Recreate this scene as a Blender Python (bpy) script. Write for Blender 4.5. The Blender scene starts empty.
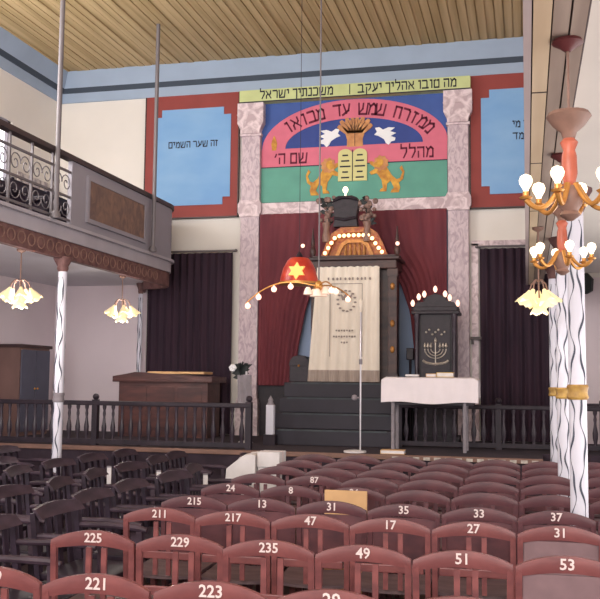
import bpy, bmesh, math, random
from mathutils import Vector, Matrix
random.seed(7)
PI = math.pi
COL = bpy.context.scene.collection

# ------------------------------------------------------------------ materials
def lin(c):
    r = []
    for v in c:
        v /= 255.0
        r.append(v / 12.92 if v <= 0.04045 else ((v + 0.055) / 1.055) ** 2.4)
    return (r[0], r[1], r[2], 1.0)

MATS = {}
def mat(name, rgb, rough=0.6, metal=0.0, var=0.0, scale=(6, 6, 6), rgb2=None, emit=None, estr=0.0, ramp=None, spec=0.4, bump=0.0, detail=4.0, dist=0.0, alpha=1.0, trans=0.0):
    if name in MATS:
        return MATS[name]
    m = bpy.data.materials.new(name)
    m.use_nodes = True
    nt = m.node_tree
    b = nt.nodes['Principled BSDF']
    b.inputs['Base Color'].default_value = lin(rgb)
    b.inputs['Roughness'].default_value = rough
    b.inputs['Metallic'].default_value = metal
    b.inputs['Specular IOR Level'].default_value = spec
    if trans:
        b.inputs['Transmission Weight'].default_value = trans
    if emit:
        b.inputs['Emission Color'].default_value = lin(emit)
        b.inputs['Emission Strength'].default_value = estr
    if var or rgb2 or bump:
        tc = nt.nodes.new('ShaderNodeTexCoord')
        mp = nt.nodes.new('ShaderNodeMapping')
        mp.inputs['Scale'].default_value = scale
        nz = nt.nodes.new('ShaderNodeTexNoise')
        nz.inputs['Scale'].default_value = 1.0
        nz.inputs['Detail'].default_value = detail
        nz.inputs['Distortion'].default_value = dist
        nt.links.new(tc.outputs['Object'], mp.inputs['Vector'])
        nt.links.new(mp.outputs['Vector'], nz.inputs['Vector'])
        if var or rgb2:
            cr = nt.nodes.new('ShaderNodeValToRGB')
            a = lin(rgb)
            if rgb2:
                c2 = lin(rgb2)
            else:
                c2 = tuple(max(0, v * (1 - var)) for v in a[:3]) + (1,)
            lo, hi = ramp or (0.35, 0.65)
            cr.color_ramp.elements[0].position = lo
            cr.color_ramp.elements[1].position = hi
            cr.color_ramp.elements[0].color = c2
            cr.color_ramp.elements[1].color = a
            nt.links.new(nz.outputs['Fac'], cr.inputs['Fac'])
            nt.links.new(cr.outputs['Color'], b.inputs['Base Color'])
        if bump:
            bp = nt.nodes.new('ShaderNodeBump')
            bp.inputs['Strength'].default_value = bump
            bp.inputs['Distance'].default_value = 0.02
            nt.links.new(nz.outputs['Fac'], bp.inputs['Height'])
            nt.links.new(bp.outputs['Normal'], b.inputs['Normal'])
    MATS[name] = m
    return m

M = dict(
    cream=mat('cream_plaster', (228, 222, 216), .85, var=.07, scale=(1, 1, 1)),
    lowwall=mat('pinkish_plaster', (222, 208, 213), .85, var=.07, scale=(1.2, 1.2, 1.2)),
    niche=mat('pale_blue_paint', (150, 166, 196), .8, var=.08, scale=(2, 2, 2)),
    ceil=mat('tan_ceiling_boards', (206, 180, 136), .7, rgb2=(170, 144, 100), scale=(9, .35, 2), ramp=(.30, .62), detail=6),
    cornice=mat('blue_grey_cornice', (156, 172, 194), .7, var=.08, scale=(2, 2, 2)),
    corn_dark=mat('dark_blue_grey_moulding', (58, 68, 82), .7),
    floor=mat('dark_brown_floor', (70, 52, 52), .6, var=.3, scale=(4, 4, 4)),
    carpet=mat('dark_platform_carpet', (58, 46, 56), .95, var=.3, scale=(9, 9, 9)),
    nosing=mat('worn_wood_nosing', (128, 96, 84), .6, var=.25, scale=(5, 20, 20)),
    step=mat('dark_step_paint', (42, 37, 48), .6, var=.2, scale=(5, 5, 5)),
    step_edge=mat('worn_green_step_edge', (62, 68, 74), .6, var=.4, scale=(8, 20, 20)),
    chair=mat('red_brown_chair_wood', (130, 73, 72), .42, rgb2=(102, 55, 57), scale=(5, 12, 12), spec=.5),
    chair_shaded=mat('shaded_red_brown_chair_wood', (99, 58, 63), .45, rgb2=(75, 45, 52), scale=(5, 12, 12), spec=.4),  # same chair wood, darkened to paint in the light falloff over the far rows
    seatwood=mat('worn_seat_plywood', (106, 86, 88), .5, rgb2=(80, 62, 66), scale=(4, 14, 14)),
    padded=mat('grey_mauve_back_panel', (126, 100, 104), .7, var=.15, scale=(10, 10, 10)),
    white=mat('white_number_paint', (218, 200, 198), .6),
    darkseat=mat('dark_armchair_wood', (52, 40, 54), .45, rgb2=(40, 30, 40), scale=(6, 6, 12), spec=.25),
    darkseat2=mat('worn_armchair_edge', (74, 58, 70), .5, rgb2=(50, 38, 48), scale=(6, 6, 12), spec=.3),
    fence=mat('dark_fence_wood', (46, 35, 45), .5, rgb2=(34, 26, 35), scale=(8, 8, 4), spec=.3),
    fencel=mat('worn_baluster_paint', (62, 50, 61), .4, rgb2=(42, 33, 43), scale=(20, 20, 6)),
    wood=mat('brown_desk_wood', (88, 52, 48), .45, rgb2=(62, 36, 36), scale=(3, 12, 12)),
    arkwood=mat('dark_ark_wood', (72, 46, 42), .45, rgb2=(48, 30, 32), scale=(4, 4, 12)),
    blackwood=mat('black_carved_wood', (40, 28, 38), .5, rgb2=(28, 20, 30), scale=(14, 14, 14), bump=.4),
    gilt=mat('aged_gilt', (190, 130, 70), .45, metal=.3, var=.4, scale=(20, 20, 20)),
    redgold=mat('red_gold_relief', (140, 66, 46), .5, rgb2=(176, 116, 60), scale=(22, 22, 22), bump=.3),
    marble=mat('veined_pink_marble_paint', (204, 186, 192), .55, rgb2=(172, 152, 162), scale=(11, 11, 5), ramp=(.38, .58), dist=2.2, detail=6),
    marble2=mat('pale_capital_marble', (224, 206, 210), .55, rgb2=(184, 162, 168), scale=(7, 7, 7), ramp=(.40, .6), dist=1.5),
    redframe=mat('brick_red_paint', (144, 64, 60), .7, var=.12, scale=(3, 3, 3)),
    skyblue=mat('sky_blue_paint', (116, 160, 208), .7, rgb2=(134, 174, 214), scale=(1, 1, 2)),
    mblue=mat('mural_deep_blue', (66, 92, 160), .7, var=.15, scale=(3, 3, 3)),
    mnavy=mat('mural_navy', (54, 72, 142), .7, var=.15, scale=(3, 3, 3)),
    pink=mat('mural_pink', (214, 112, 134), .7, var=.1, scale=(4, 4, 4)),
    teal=mat('mural_teal', (98, 160, 144), .7, var=.12, scale=(3, 3, 3)),
    mgreen=mat('mural_pale_green', (196, 204, 146), .7, var=.1, scale=(5, 5, 5)),
    mcream=mat('mural_tablet_cream', (206, 200, 140), .7),
    ink=mat('dark_lettering_paint', (34, 34, 52), .7),
    inkred=mat('maroon_lettering_paint', (104, 26, 54), .7),
    gold=mat('mural_ochre', (216, 164, 66), .7, rgb2=(176, 116, 52), scale=(12, 12, 12)),
    orange=mat('mural_tan_orange', (208, 150, 98), .7, rgb2=(178, 120, 80), scale=(9, 9, 9)),
    dove=mat('mural_white', (232, 232, 236), .7),
    maroon=mat('maroon_drape', (116, 52, 60), .8, rgb2=(98, 44, 54), scale=(5, 5, 1.2)),
    blackcurtain=mat('aubergine_curtain', (54, 34, 48), .85, rgb2=(42, 28, 42), scale=(10, 10, 1)),
    rail=mat('grey_iron', (112, 106, 110), .5, metal=.2),
    darkrail=mat('dark_brown_handrail', (66, 52, 52), .5, var=.2, scale=(4, 4, 4)),
    panelgrey=mat('mauve_grey_paint', (148, 143, 152), .7, var=.08, scale=(2, 2, 2)),
    under=mat('pale_underside_paint', (212, 208, 214), .75, var=.06, scale=(2, 1, 2)),
    slab=mat('pale_grey_ledge_paint', (172, 166, 174), .7, var=.1, scale=(3, 3, 3)),
    frieze=mat('brown_carved_frieze', (122, 88, 84), .7, rgb2=(92, 62, 62), scale=(9, 9, 9), bump=.5),
    friezel=mat('light_brown_frieze_scrolls', (142, 108, 98), .7, var=.3, scale=(12, 12, 12)),  # lighter brown for the scroll rings on the frieze
    plaque=mat('faded_brown_painting', (104, 84, 80), .6, rgb2=(138, 108, 92), scale=(7, 7, 5), dist=1.5),
    colwhite=mat('white_column_paint', (214, 212, 224), .5, var=.06, scale=(6, 6, 2)),
    squig=mat('slate_squiggle_paint', (70, 74, 88), .6),
    goldband=mat('mustard_gold_band', (190, 154, 84), .5, rgb2=(150, 112, 60), scale=(18, 18, 18)),
    beam=mat('cream_beam_boards', (226, 206, 178), .65, rgb2=(206, 182, 152), scale=(8, .6, 4)),
    beam2=mat('taupe_beam_boards', (176, 158, 146), .65, rgb2=(150, 132, 122), scale=(8, .6, 4)),
    beamp=mat('pinkish_beam_face', (196, 180, 180), .7, var=.1, scale=(4, 1, 4)),
    groove=mat('dark_board_joint', (66, 54, 54), .7),
    brass=mat('warm_brass', (206, 146, 78), .35, metal=.5, var=.2, scale=(14, 14, 14)),
    copper=mat('coral_red_enamel', (184, 98, 76), .4, var=.2, scale=(20, 20, 20)),
    brownmetal=mat('brown_metal_cup', (136, 104, 92), .5, var=.2, scale=(20, 20, 20)),
    darkred=mat('dark_red_rosette', (96, 46, 48), .5),
    bulb=mat('lit_white_bulb', (255, 240, 215), .3, emit=(255, 232, 196), estr=2.2),
    bulbwarm=mat('lit_warm_bulb', (255, 220, 170), .3, emit=(255, 206, 150), estr=2.6),
    bulbsmall=mat('lit_pinkish_bulb', (255, 214, 196), .3, emit=(255, 200, 176), estr=1.5),
    lily=mat('lit_lily_glass', (236, 220, 176), .35, emit=(255, 232, 176), estr=.42),
    glasscup=mat('frosted_glass_cup', (236, 214, 200), .25, emit=(255, 214, 186), estr=.35),
    redglass=mat('glowing_red_glass', (190, 70, 50), .3, emit=(190, 62, 36), estr=.16, rgb2=(150, 40, 34), scale=(8, 8, 8)),
    star=mat('glowing_star_light', (255, 190, 110), .3, emit=(255, 178, 96), estr=.55),
    cloth=mat('white_table_cloth', (226, 216, 220), .85, var=.05, scale=(6, 6, 6)),
    ivory=mat('ivory_curtain_cloth', (226, 214, 200), .8, var=.06, scale=(9, 9, 3)),
    fringe=mat('grey_beige_fringe', (172, 156, 146), .85, rgb2=(148, 132, 124), scale=(60, 10, 3)),
    thread=mat('grey_brown_embroidery', (136, 122, 116), .8),
    chrome=mat('pale_chrome_tube', (196, 192, 196), .3, metal=.6),
    silver=mat('tarnished_silver', (190, 178, 168), .4, metal=.4, var=.4, scale=(30, 30, 30)),
    tan=mat('tan_book_cover', (206, 164, 118), .7, var=.1, scale=(9, 9, 9)),
    yellow=mat('yellow_book_cover', (206, 170, 84), .7),
    page=mat('white_paper', (218, 212, 212), .8, var=.08, scale=(12, 12, 12)),
    grey=mat('grey_cloth', (138, 130, 136), .85, var=.2, scale=(10, 10, 10)),
    leaf=mat('dark_leaves', (40, 44, 46), .6, var=.3, scale=(20, 20, 20)),
    flower=mat('dusty_flower_petals', (150, 120, 110), .7, rgb2=(104, 84, 80), scale=(30, 30, 30)),
    bluegrey=mat('blue_grey_door_paint', (84, 84, 100), .6, var=.12, scale=(4, 4, 4)),
    brownpanel=mat('brown_cabinet_panel', (112, 84, 78), .55, var=.2, scale=(5, 5, 2)),
    winglow=mat('daylit_window_pane', (255, 255, 255), .4, emit=(250, 250, 255), estr=1.6),
    lattice=mat('pale_curtain_lace', (200, 192, 190), .9, rgb2=(150, 142, 146), scale=(9, 9, 9), ramp=(.42, .56)),
)

# ------------------------------------------------------------------ mesh helper
class MB:
    def __init__(s):
        s.bm = bmesh.new()
    def box(s, x0, x1, y0, y1, z0, z1, mi=0, bev=0.0):
        v = [s.bm.verts.new((x, y, z)) for x in (x0, x1) for y in (y0, y1) for z in (z0, z1)]
        fs = []
        for q in ((0, 1, 3, 2), (4, 6, 7, 5), (0, 4, 5, 1), (2, 3, 7, 6), (0, 2, 6, 4), (1, 5, 7, 3)):
            f = s.bm.faces.new([v[i] for i in q]); f.material_index = mi; fs.append(f)
        if bev:
            es = list({e for f in fs for e in f.edges})
            bmesh.ops.bevel(s.bm, geom=es, offset=bev, segments=2, affect='EDGES', profile=.6)
        return s
    def obox(s, p, q, w, t, up=(0, 0, 1), mi=0):
        """bar from p to q, width w (sideways) thickness t (along up)"""
        p, q = Vector(p), Vector(q)
        d = (q - p).normalized(); u = Vector(up)
        sd = d.cross(u)
        if sd.length < 1e-4: sd = d.cross(Vector((0, 1, 0)))
        sd.normalize(); u = sd.cross(d)
        vs = []
        for c in (p, q):
            for a, b in ((-1, -1), (1, -1), (1, 1), (-1, 1)):
                vs.append(s.bm.verts.new(c + sd * a * w / 2 + u * b * t / 2))
        for f in ((3, 2, 1, 0), (4, 5, 6, 7), (0, 1, 5, 4), (1, 2, 6, 5), (2, 3, 7, 6), (3, 0, 4, 7)):
            s.bm.faces.new([vs[i] for i in f]).material_index = mi
        return s
    def tube(s, pts, r, n=8, mi=0, closed=False):
        pts = [Vector(p) for p in pts]
        rs = r if isinstance(r, (list, tuple)) else [r] * len(pts)
        rings = []
        prev = None
        N = len(pts)
        for i, p in enumerate(pts):
            if closed: d = pts[(i + 1) % N] - pts[i - 1]
            else: d = pts[min(i + 1, N - 1)] - pts[max(i - 1, 0)]
            if d.length < 1e-9: d = Vector((0, 0, 1))
            d.normalize()
            if prev is None:
                a = d.cross(Vector((0, 0, 1)))
                if a.length < 1e-3: a = d.cross(Vector((0, 1, 0)))
            else:
                a = prev - d * prev.dot(d)
                if a.length < 1e-6: a = d.cross(Vector((0, 1, 0)))
            a.normalize(); prev = a
            b = d.cross(a)
            rings.append([s.bm.verts.new(p + (a * math.cos(t) + b * math.sin(t)) * rs[i]) for t in [2 * PI * k / n for k in range(n)]])
        for i in range(N if closed else N - 1):
            A, B = rings[i], rings[(i + 1) % N]
            for k in range(n):
                s.bm.faces.new((A[k], A[(k + 1) % n], B[(k + 1) % n], B[k])).material_index = mi
        if not closed:
            s.bm.faces.new(rings[0][::-1]).material_index = mi
            s.bm.faces.new(rings[-1]).material_index = mi
        return s
    def lathe(s, prof, c=(0, 0, 0), n=16, mi=0, sq=(1, 1), a0=0.0):
        c = Vector(c)
        rings = []
        for r, z in prof:
            r = max(r, 1e-4)
            rings.append([s.bm.verts.new(c + Vector((math.cos(a0 + 2 * PI * k / n) * r * sq[0], math.sin(a0 + 2 * PI * k / n) * r * sq[1], z))) for k in range(n)])
        for A, B in zip(rings, rings[1:]):
            for k in range(n):
                s.bm.faces.new((A[k], A[(k + 1) % n], B[(k + 1) % n], B[k])).material_index = mi
        s.bm.faces.new(rings[0][::-1]).material_index = mi
        s.bm.faces.new(rings[-1]).material_index = mi
        return s
    def ball(s, c, r, n=12, mi=0, sz=1.0):
        prof = [(r * math.sin(PI * i / 8), -r * sz * math.cos(PI * i / 8)) for i in range(9)]
        return s.lathe(prof, c, n, mi)
    def prism(s, poly, o=(0, 0, 0), ux=(1, 0, 0), uy=(0, 0, 1), depth=(0, -.01, 0), mi=0):
        """2-D outline in the frame (ux, uy) at o, extruded by depth"""
        o, ux, uy, depth = Vector(o), Vector(ux), Vector(uy), Vector(depth)
        A = [s.bm.verts.new(o + ux * x + uy * y) for x, y in poly]
        B = [s.bm.verts.new(o + ux * x + uy * y + depth) for x, y in poly]
        n = len(poly)
        fs = [s.bm.faces.new(A), s.bm.faces.new(B[::-1])]
        for k in range(n):
            fs.append(s.bm.faces.new((A[k], B[k], B[(k + 1) % n], A[(k + 1) % n])))
        for f in fs: f.material_index = mi
        return s
    def sheet(s, grid, th=(0, .015, 0), mi=0):
        """grid of points (rows of columns) turned into a closed slab of thickness th"""
        th = Vector(th)
        R, Cc = len(grid), len(grid[0])
        A = [[s.bm.verts.new(Vector(p)) for p in row] for row in grid]
        B = [[s.bm.verts.new(Vector(p) + th) for p in row] for row in grid]
        for i in range(R - 1):
            for j in range(Cc - 1):
                s.bm.faces.new((A[i][j], A[i][j + 1], A[i + 1][j + 1], A[i + 1][j])).material_index = mi
                s.bm.faces.new((B[i][j], B[i + 1][j], B[i + 1][j + 1], B[i][j + 1])).material_index = mi
        for i in range(R - 1):
            s.bm.faces.new((A[i][0], A[i + 1][0], B[i + 1][0], B[i][0])).material_index = mi
            s.bm.faces.new((A[i][-1], B[i][-1], B[i + 1][-1], A[i + 1][-1])).material_index = mi
        for j in range(Cc - 1):
            s.bm.faces.new((A[0][j], B[0][j], B[0][j + 1], A[0][j + 1])).material_index = mi
            s.bm.faces.new((A[-1][j], A[-1][j + 1], B[-1][j + 1], B[-1][j])).material_index = mi
        return s
    def mesh(s, me, mx):
        """add a copy of an existing mesh under the matrix mx"""
        k = len(s.bm.verts)
        s.bm.from_mesh(me)
        s.bm.verts.ensure_lookup_table()
        for v in s.bm.verts[k:]: v.co = mx @ v.co
        return s
    def build(s, name, mats, parent=None, smooth=False, loc=None):
        bmesh.ops.recalc_face_normals(s.bm, faces=s.bm.faces[:])
        me = bpy.data.meshes.new(name)
        s.bm.to_mesh(me); s.bm.free()
        for m in (mats if isinstance(mats, (list, tuple)) else [mats]): me.materials.append(m)
        if smooth:
            me.polygons.foreach_set('use_smooth', [True] * len(me.polygons))
            try: me.set_sharp_from_angle(angle=math.radians(40))
            except Exception: pass
        o = bpy.data.objects.new(name, me)
        COL.objects.link(o)
        if parent is not None: o.parent = parent
        if loc: o.location = loc
        return o

def tag(o, label, cat, group=None, kind=None):
    o['label'] = label; o['category'] = cat
    if group: o['group'] = group
    if kind: o['kind'] = kind
    return o
def thing(name, label, cat, loc=(0, 0, 0), rz=0.0, group=None, kind=None):
    o = bpy.data.objects.new(name, None)
    o.empty_display_size = .1
    COL.objects.link(o)
    o.location = loc; o.rotation_euler = (0, 0, rz)
    return tag(o, label, cat, group, kind)
def struct(name, mb, m, label=None, cat=None, smooth=False):
    o = mb.build(name, m, smooth=smooth)
    o['kind'] = 'structure'
    if label: o['label'] = label; o['category'] = cat
    return o
def dup(root, loc, rz=None, label=None, group=None, scale=None):
    r = root.copy(); COL.objects.link(r); r.location = loc
    if rz is not None: r.rotation_euler = (0, 0, rz)
    if label: r['label'] = label
    if group: r['group'] = group
    if scale: r.scale = (scale,) * 3
    for ch in root.children:
        c = ch.copy(); COL.objects.link(c); c.parent = r
        for g in ch.children:
            d = g.copy(); COL.objects.link(d); d.parent = c
    return r

_txt = {}
def text_mesh(body, size, depth=.002, bold=0.0, align='CENTER'):
    key = (body, size, depth, bold, align)
    if key in _txt: return _txt[key]
    cu = bpy.data.curves.new('lettering', 'FONT')
    cu.body = body; cu.size = 10.0; cu.extrude = depth * 10.0 / size; cu.offset = bold * 10.0 / size
    cu.align_x = align; cu.align_y = 'CENTER'; cu.resolution_u = 2
    ob = bpy.data.objects.new('lettering', cu)
    COL.objects.link(ob)
    dg = bpy.context.evaluated_depsgraph_get(); dg.update()
    me = bpy.data.meshes.new_from_object(ob.evaluated_get(dg))
    bpy.data.objects.remove(ob); bpy.data.curves.remove(cu)
    me.transform(Matrix.Scale(size / 10.0, 4))
    _txt[key] = me
    return me
STAND = Matrix.Rotation(PI / 2, 4, 'X')          # text plane XY -> XZ, readable from -Y
def heb(t): return t[::-1]

def arc(cx, cz, a, b, t0, t1, n):
    return [(cx + a * math.cos(t0 + (t1 - t0) * i / n), cz + b * math.sin(t0 + (t1 - t0) * i / n)) for i in range(n + 1)]

# ------------------------------------------------------------------ dimensions
XL, XR, YB, YF = -7.17, 2.30, 13.0, -3.0
ZC = 6.42
YW = YB - .022         # wall-hung things keep a hair's breadth off the plaster
MC = -2.43            # centre line of the east wall
PZ = 0.82             # platform height

# ------------------------------------------------------------------ the shell
struct('floor', MB().box(XL - .2, XR + .2, YF, YB + .2, -.1, 0), M['floor'])
struct('wall_back', MB().box(XL - .2, XR + .2, YB, YB + .2, 0, ZC + .2), M['cream'])
# left wall with a window opening at the gallery
w = MB()
wy0, wy1, wz0, wz1 = 10.75, 11.6, 4.0, 5.3
w.box(XL - .2, XL, YF, wy0, 0, ZC + .2); w.box(XL - .2, XL, wy1, YB, 0, ZC + .2)
w.box(XL - .2, XL, wy0, wy1, 0, wz0); w.box(XL - .2, XL, wy0, wy1, wz1, ZC + .2)
struct('wall_left', w, M['cream'])
f = MB()
for a, b, c, d in ((wy0, wy0 + .06, wz0, wz1), (wy1 - .06, wy1, wz0, wz1), (wy0, wy1, wz0, wz0 + .06), (wy0, wy1, wz1 - .06, wz1), ((wy0 + wy1) / 2 - .02, (wy0 + wy1) / 2 + .02, wz0, wz1)):
    f.box(XL - .12, XL - .03, a, b, c, d)
win = struct('window_1', f, M['panelgrey'])
MB().box(XL - .09, XL - .08, wy0 + .03, wy1 - .03, wz0 + .03, wz1 - .03).build('pane', M['winglow'], win)
# right wall
struct('wall_right', MB().box(XR, XR + .2, YF, YB, 0, ZC + .2), M['lowwall'])
# lower, pinker coat of paint below the gallery on the left and back walls
struct('trim_1', MB().box(XL, XL + .012, YF, YB, 0, 3.06), M['lowwall'])
lw = MB()
lw.box(XL, -5.62, YB - .012, YB, 0, 3.06); lw.box(.30, XR, YB - .012, YB, 0, 3.06)
struct('trim_2', lw, M['lowwall'])

# ceiling of narrow boards running towards the back wall
bm = MB()
x = XL - .2
rows = []
k = 0
while x < XR + .2:
    wd = .115
    z = ZC + (0.012 if k % 4 == 0 else 0.0) + random.uniform(-.004, .004)
    rows += [(x, z), (x + wd * .86, z), (x + wd * .86, z + .022), (x + wd, z + .022)]
    x += wd; k += 1
ys = [YF, 4.0, 9.0, 10.8, YB + .2]
bm.sheet([[(px, y, pz) for px, pz in rows] for y in ys], th=(0, 0, .1))
struct('ceiling', bm, M['ceil'])
# cornice: left and back walls, three bands
def cornice(name, z0, z1, out0, out1, m):
    c = MB()
    # back
    c.prism([(0, z0), (-out0, z0), (-out1, z1), (0, z1)], (XL, YB, 0), (0, 1, 0), (0, 0, 1), (XR - XL, 0, 0))
    c.prism([(0, z0), (out0, z0), (out1, z1), (0, z1)], (XL, YF, 0), (1, 0, 0), (0, 0, 1), (0, YB - YF, 0))
    return struct(name, c, m)
cornice('trim_3', 5.975, 6.12, .03, .05, M['cornice'])
cornice('trim_4', 6.12, 6.19, .07, .10, M['corn_dark'])
cornice('trim_5', 6.19, ZC + .005, .10, .22, M['cornice'])

# platform in front of the ark
p = MB()
p.box(XL + .025, .16, 10.2, YW, 0, PZ); p.box(.16, XR - .025, 10.95, YW, 0, PZ)
plat = thing('platform', 'dark carpeted raised platform across the hall in front of the ark', 'platform', kind='thing')
p.build('platform_body', M['carpet'], plat)
n = MB(); n.box(XL + .025, .16, 10.17, 10.24, PZ - .05, PZ + .004, bev=.008)
n.build('nosing', M['nosing'], plat)
n = MB()
for i in range(14):
    xx = -1.45 + i * .115
    n.box(xx, xx + .07, 10.163, 10.172, PZ - .045, PZ - .012)
n.build('edge_marking', M['silver'], plat)

# steps up to the ark
sr = thing('ark_steps', 'dark steps with worn greenish edges climbing to the ark', 'steps', (-2.35, 11.25, PZ))
SX0, SX1 = -.80, .74
for i in range(4):
    z1 = .195 * (i + 1)
    MB().box(SX0, SX1, .22 * i, 1.74, z1 - .195, z1, bev=.01).build('step', M['step'], sr)
for i in range(4):
    z1 = .195 * (i + 1)
    MB().box(SX0 + .1, SX1 - .06, .22 * i - .006, .22 * i + .03, z1 - .02, z1 + .003).build('step_edge', M['step_edge'], sr)

# ------------------------------------------------------------------ east wall: pilasters, mural, red frames
def pilaster(x, label):
    t = thing('pilaster', label, 'pilaster', (x, YW, 0), kind='thing')
    s = MB(); s.box(-.145, .145, -.10, 0, PZ, 5.42, bev=.012); s.build('shaft', M['marble'], t)
    s = MB(); s.box(-.17, .17, -.13, 0, PZ, 1.30); s.box(-.16, .16, -.115, 0, 1.30, 1.36); s.build('base', M['marble2'], t)
    s = MB()
    s.prism([(-.145, 5.28), (.145, 5.28), (.15, 5.34), (.20, 5.44), (.20, 5.745), (-.20, 5.745), (-.20, 5.44), (-.15, 5.34)], (0, 0, 0), depth=(0, -.15, 0))
    s.box(-.205, .205, -.158, 0, 5.56, 5.575); s.box(-.165, .165, -.125, 0, 5.25, 5.285)
    s.build('capital', M['marble2'], t)
    s = MB(); s.prism([(-.145, 4.03), (.145, 4.03), (.18, 4.10), (.18, 4.22), (.15, 4.28), (-.15, 4.28), (-.18, 4.22), (-.18, 4.10)], depth=(0, -.125, 0)); s.build('collar', M['marble2'], t)
    return t
PLX, PRX = -3.965, -.91
pilaster(PLX, 'pink veined marble pilaster between the left dark curtain and the maroon drape')
pilaster(PRX, 'pink veined marble pilaster beside the carved cabinet and right dark curtain')

mu = thing('mural', 'bright painted arch mural with lions, doves, tablets and lettering above the ark', 'mural', (MC, YW, 0))
L, R = -1.385, 1.365
MB().box(L, R, -.02, 0, 4.24, 5.75).build('blue_background', M['mblue'], mu)
MB().box(-1.70, 1.70, -.17, 0, 5.75, 5.93).build('text_band', M['mgreen'], mu)
MB().box(L, R, -.028, -.018, 4.24, 4.775).build('teal_field', M['teal'], mu)
MB().box(L, R, -.031, -.018, 4.232, 4.247).box(L, R, -.032, -.018, 4.768, 4.782).box(-1.70, 1.70, -.174, -.16, 5.744, 5.756).build('outline', M['ink'], mu)
MB().box(L, R, -.07, 0, 4.06, 4.235).build('marble_band', M['marble2'], mu)
zc = 5.05
outer = arc(0, zc, 1.375, .69, 0, PI, 40)
inner = arc(0, zc, 1.02, .41, PI, 0, 40)
pk = MB()
# arch band built as a strip of wedge prisms
for i in range(40):
    a, b = outer[i], outer[i + 1]
    c, d = inner[40 - i - 1], inner[40 - i]
    pk.prism([a, b, c, d], (0, -.018, 0), depth=(0, -.012, 0))
pk.build('arch_band', M['pink'], mu)
MB().box(L, R, -.0295, -.018, 4.775, 5.05).build('pink_band', M['pink'], mu)
MB().prism(arc(0, 5.052, 1.015, .40, 0, PI, 40), (0, -.018, 0), depth=(0, -.006, 0)).build('lunette', M['mnavy'], mu)
# lettering
GLYPH = {   # brush strokes of each letter in a frame one unit high
    'א': [[(0, 1), (.7, 0)], [(.64, 1), (.62, .62), (.42, .42)], [(.26, .62), (.06, .36), (.05, 0)]],
    'ב': [[(0, 1), (.52, 1), (.6, .9), (.6, 0)], [(0, 0), (.76, 0)]],
    'ד': [[(0, 1), (.7, 1)], [(.55, 1), (.55, 0)]],
    'ה': [[(0, 1), (.62, 1), (.62, 0)], [(.08, .58), (.08, 0)]],
    'ו': [[(0, 1), (.2, 1), (.2, 0)]],
    'ז': [[(0, 1), (.36, .95)], [(.18, .95), (.18, 0)]],
    'ח': [[(.08, 0), (.08, 1), (.62, 1), (.62, 0)]],
    'ט': [[(.2, 1), (.05, .9), (.05, 0), (.65, 0), (.65, 1), (.42, .95)]],
    'י': [[(0, 1), (.2, 1), (.2, .52)]],
    'ך': [[(0, 1), (.5, 1), (.5, -.35)]],
    'כ': [[(0, 1), (.5, 1), (.6, .85), (.6, .15), (.5, 0), (0, 0)]],
    'ל': [[(.05, 1.4), (.05, 1), (.6, 1), (.6, .6), (.32, 0)]],
    'ם': [[(.05, 1), (.65, 1), (.65, 0), (.05, 0), (.05, 1)]],
    'מ': [[(0, 1), (.16, .75), (.04, 0)], [(.16, .75), (.45, 1), (.65, .8), (.65, 0), (.36, 0)]],
    'נ': [[(.1, 1), (.4, 1), (.4, 0), (0, 0)]],
    'ע': [[(.1, 1), (.36, .16)], [(.66, 1), (.56, .4), (0, 0)]],
    'פ': [[(.24, .5), (0, .55), (0, 1), (.6, 1), (.6, 0), (0, 0)]],
    'ק': [[(0, 1), (.65, 1), (.6, .5), (.4, .2)], [(.1, .6), (.1, -.35)]],
    'ר': [[(0, 1), (.5, 1), (.6, .85), (.6, 0)]],
    'ש': [[(0, 1), (.08, 0), (.76, 0), (.86, 1)], [(.43, 1), (.40, .5), (.08, .12)]],
    'ת': [[(0, 1), (.62, 1), (.62, 0)], [(.16, 1), (.16, .06), (0, 0)]],
    '׳': [[(.12, 1), (0, .72)]],
}
def glyph_w(ch): return .38 if ch == ' ' else max(p[0] for st in GLYPH[ch] for p in st) + .28
def word(mb, body, x, z, size, y, rot=0.0, bold=.004):
    """body in reading order; painted right to left, centred on (x, z) and turned by rot"""
    H = size * .58
    tot = sum(glyph_w(c) for c in body) * H
    pen = tot / 2
    ca, sa = math.cos(rot), math.sin(rot)
    def P(u, v): return (x + u * ca - v * sa, y, z + u * sa + v * ca)
    for c in body:
        wd = glyph_w(c) * H
        if c != ' ':
            for st in GLYPH[c]:
                for (u0, v0), (u1, v1) in zip(st, st[1:]):
                    L_ = math.hypot(u1 - u0, v1 - v0)
                    e = .07 / L_
                    p0 = (u0 - (u1 - u0) * e, v0 - (v1 - v0) * e); p1 = (u1 + (u1 - u0) * e, v1 + (v1 - v0) * e)
                    horiz = abs(u1 - u0) > abs(v1 - v0)
                    q = [P(pen - wd + .14 * H + p_[0] * H, (p_[1] - .5) * H) for p_ in (p0, p1)]
                    mb.obox(q[0], q[1], (.20 if horiz else .145) * H, .006, (0, 1, 0))
        pen -= wd
def heb(t): return t
t = MB()
def words(line, x, z, size, y, m):
    H = size * .58
    tot = sum(glyph_w(c) for c in line) * H
    pen = x + tot / 2
    for wd_ in line.split(' '):
        wl = sum(glyph_w(c) for c in wd_) * H
        q = MB(); word(q, wd_, pen - wl / 2, z, size, y); yield q
        pen -= wl + glyph_w(' ') * H
for ln_, x_ in (('מה טובו אהליך יעקב', .80), ('משכנתיך ישראל', -.83)):
    for q in words(ln_, x_, 5.845, .185, -.174, None): q.build('lettering', M['ink'], mu)
t.box(-.03, -.018, -.176, -.168, 5.77, 5.92)
t.build('dividing_line', M['ink'], mu)
t = MB()
s = 'ממזרח שמש עד מבואו'
pts = arc(0, zc, 1.205, .54, 0, PI, 400)
ln = [0]
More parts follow.
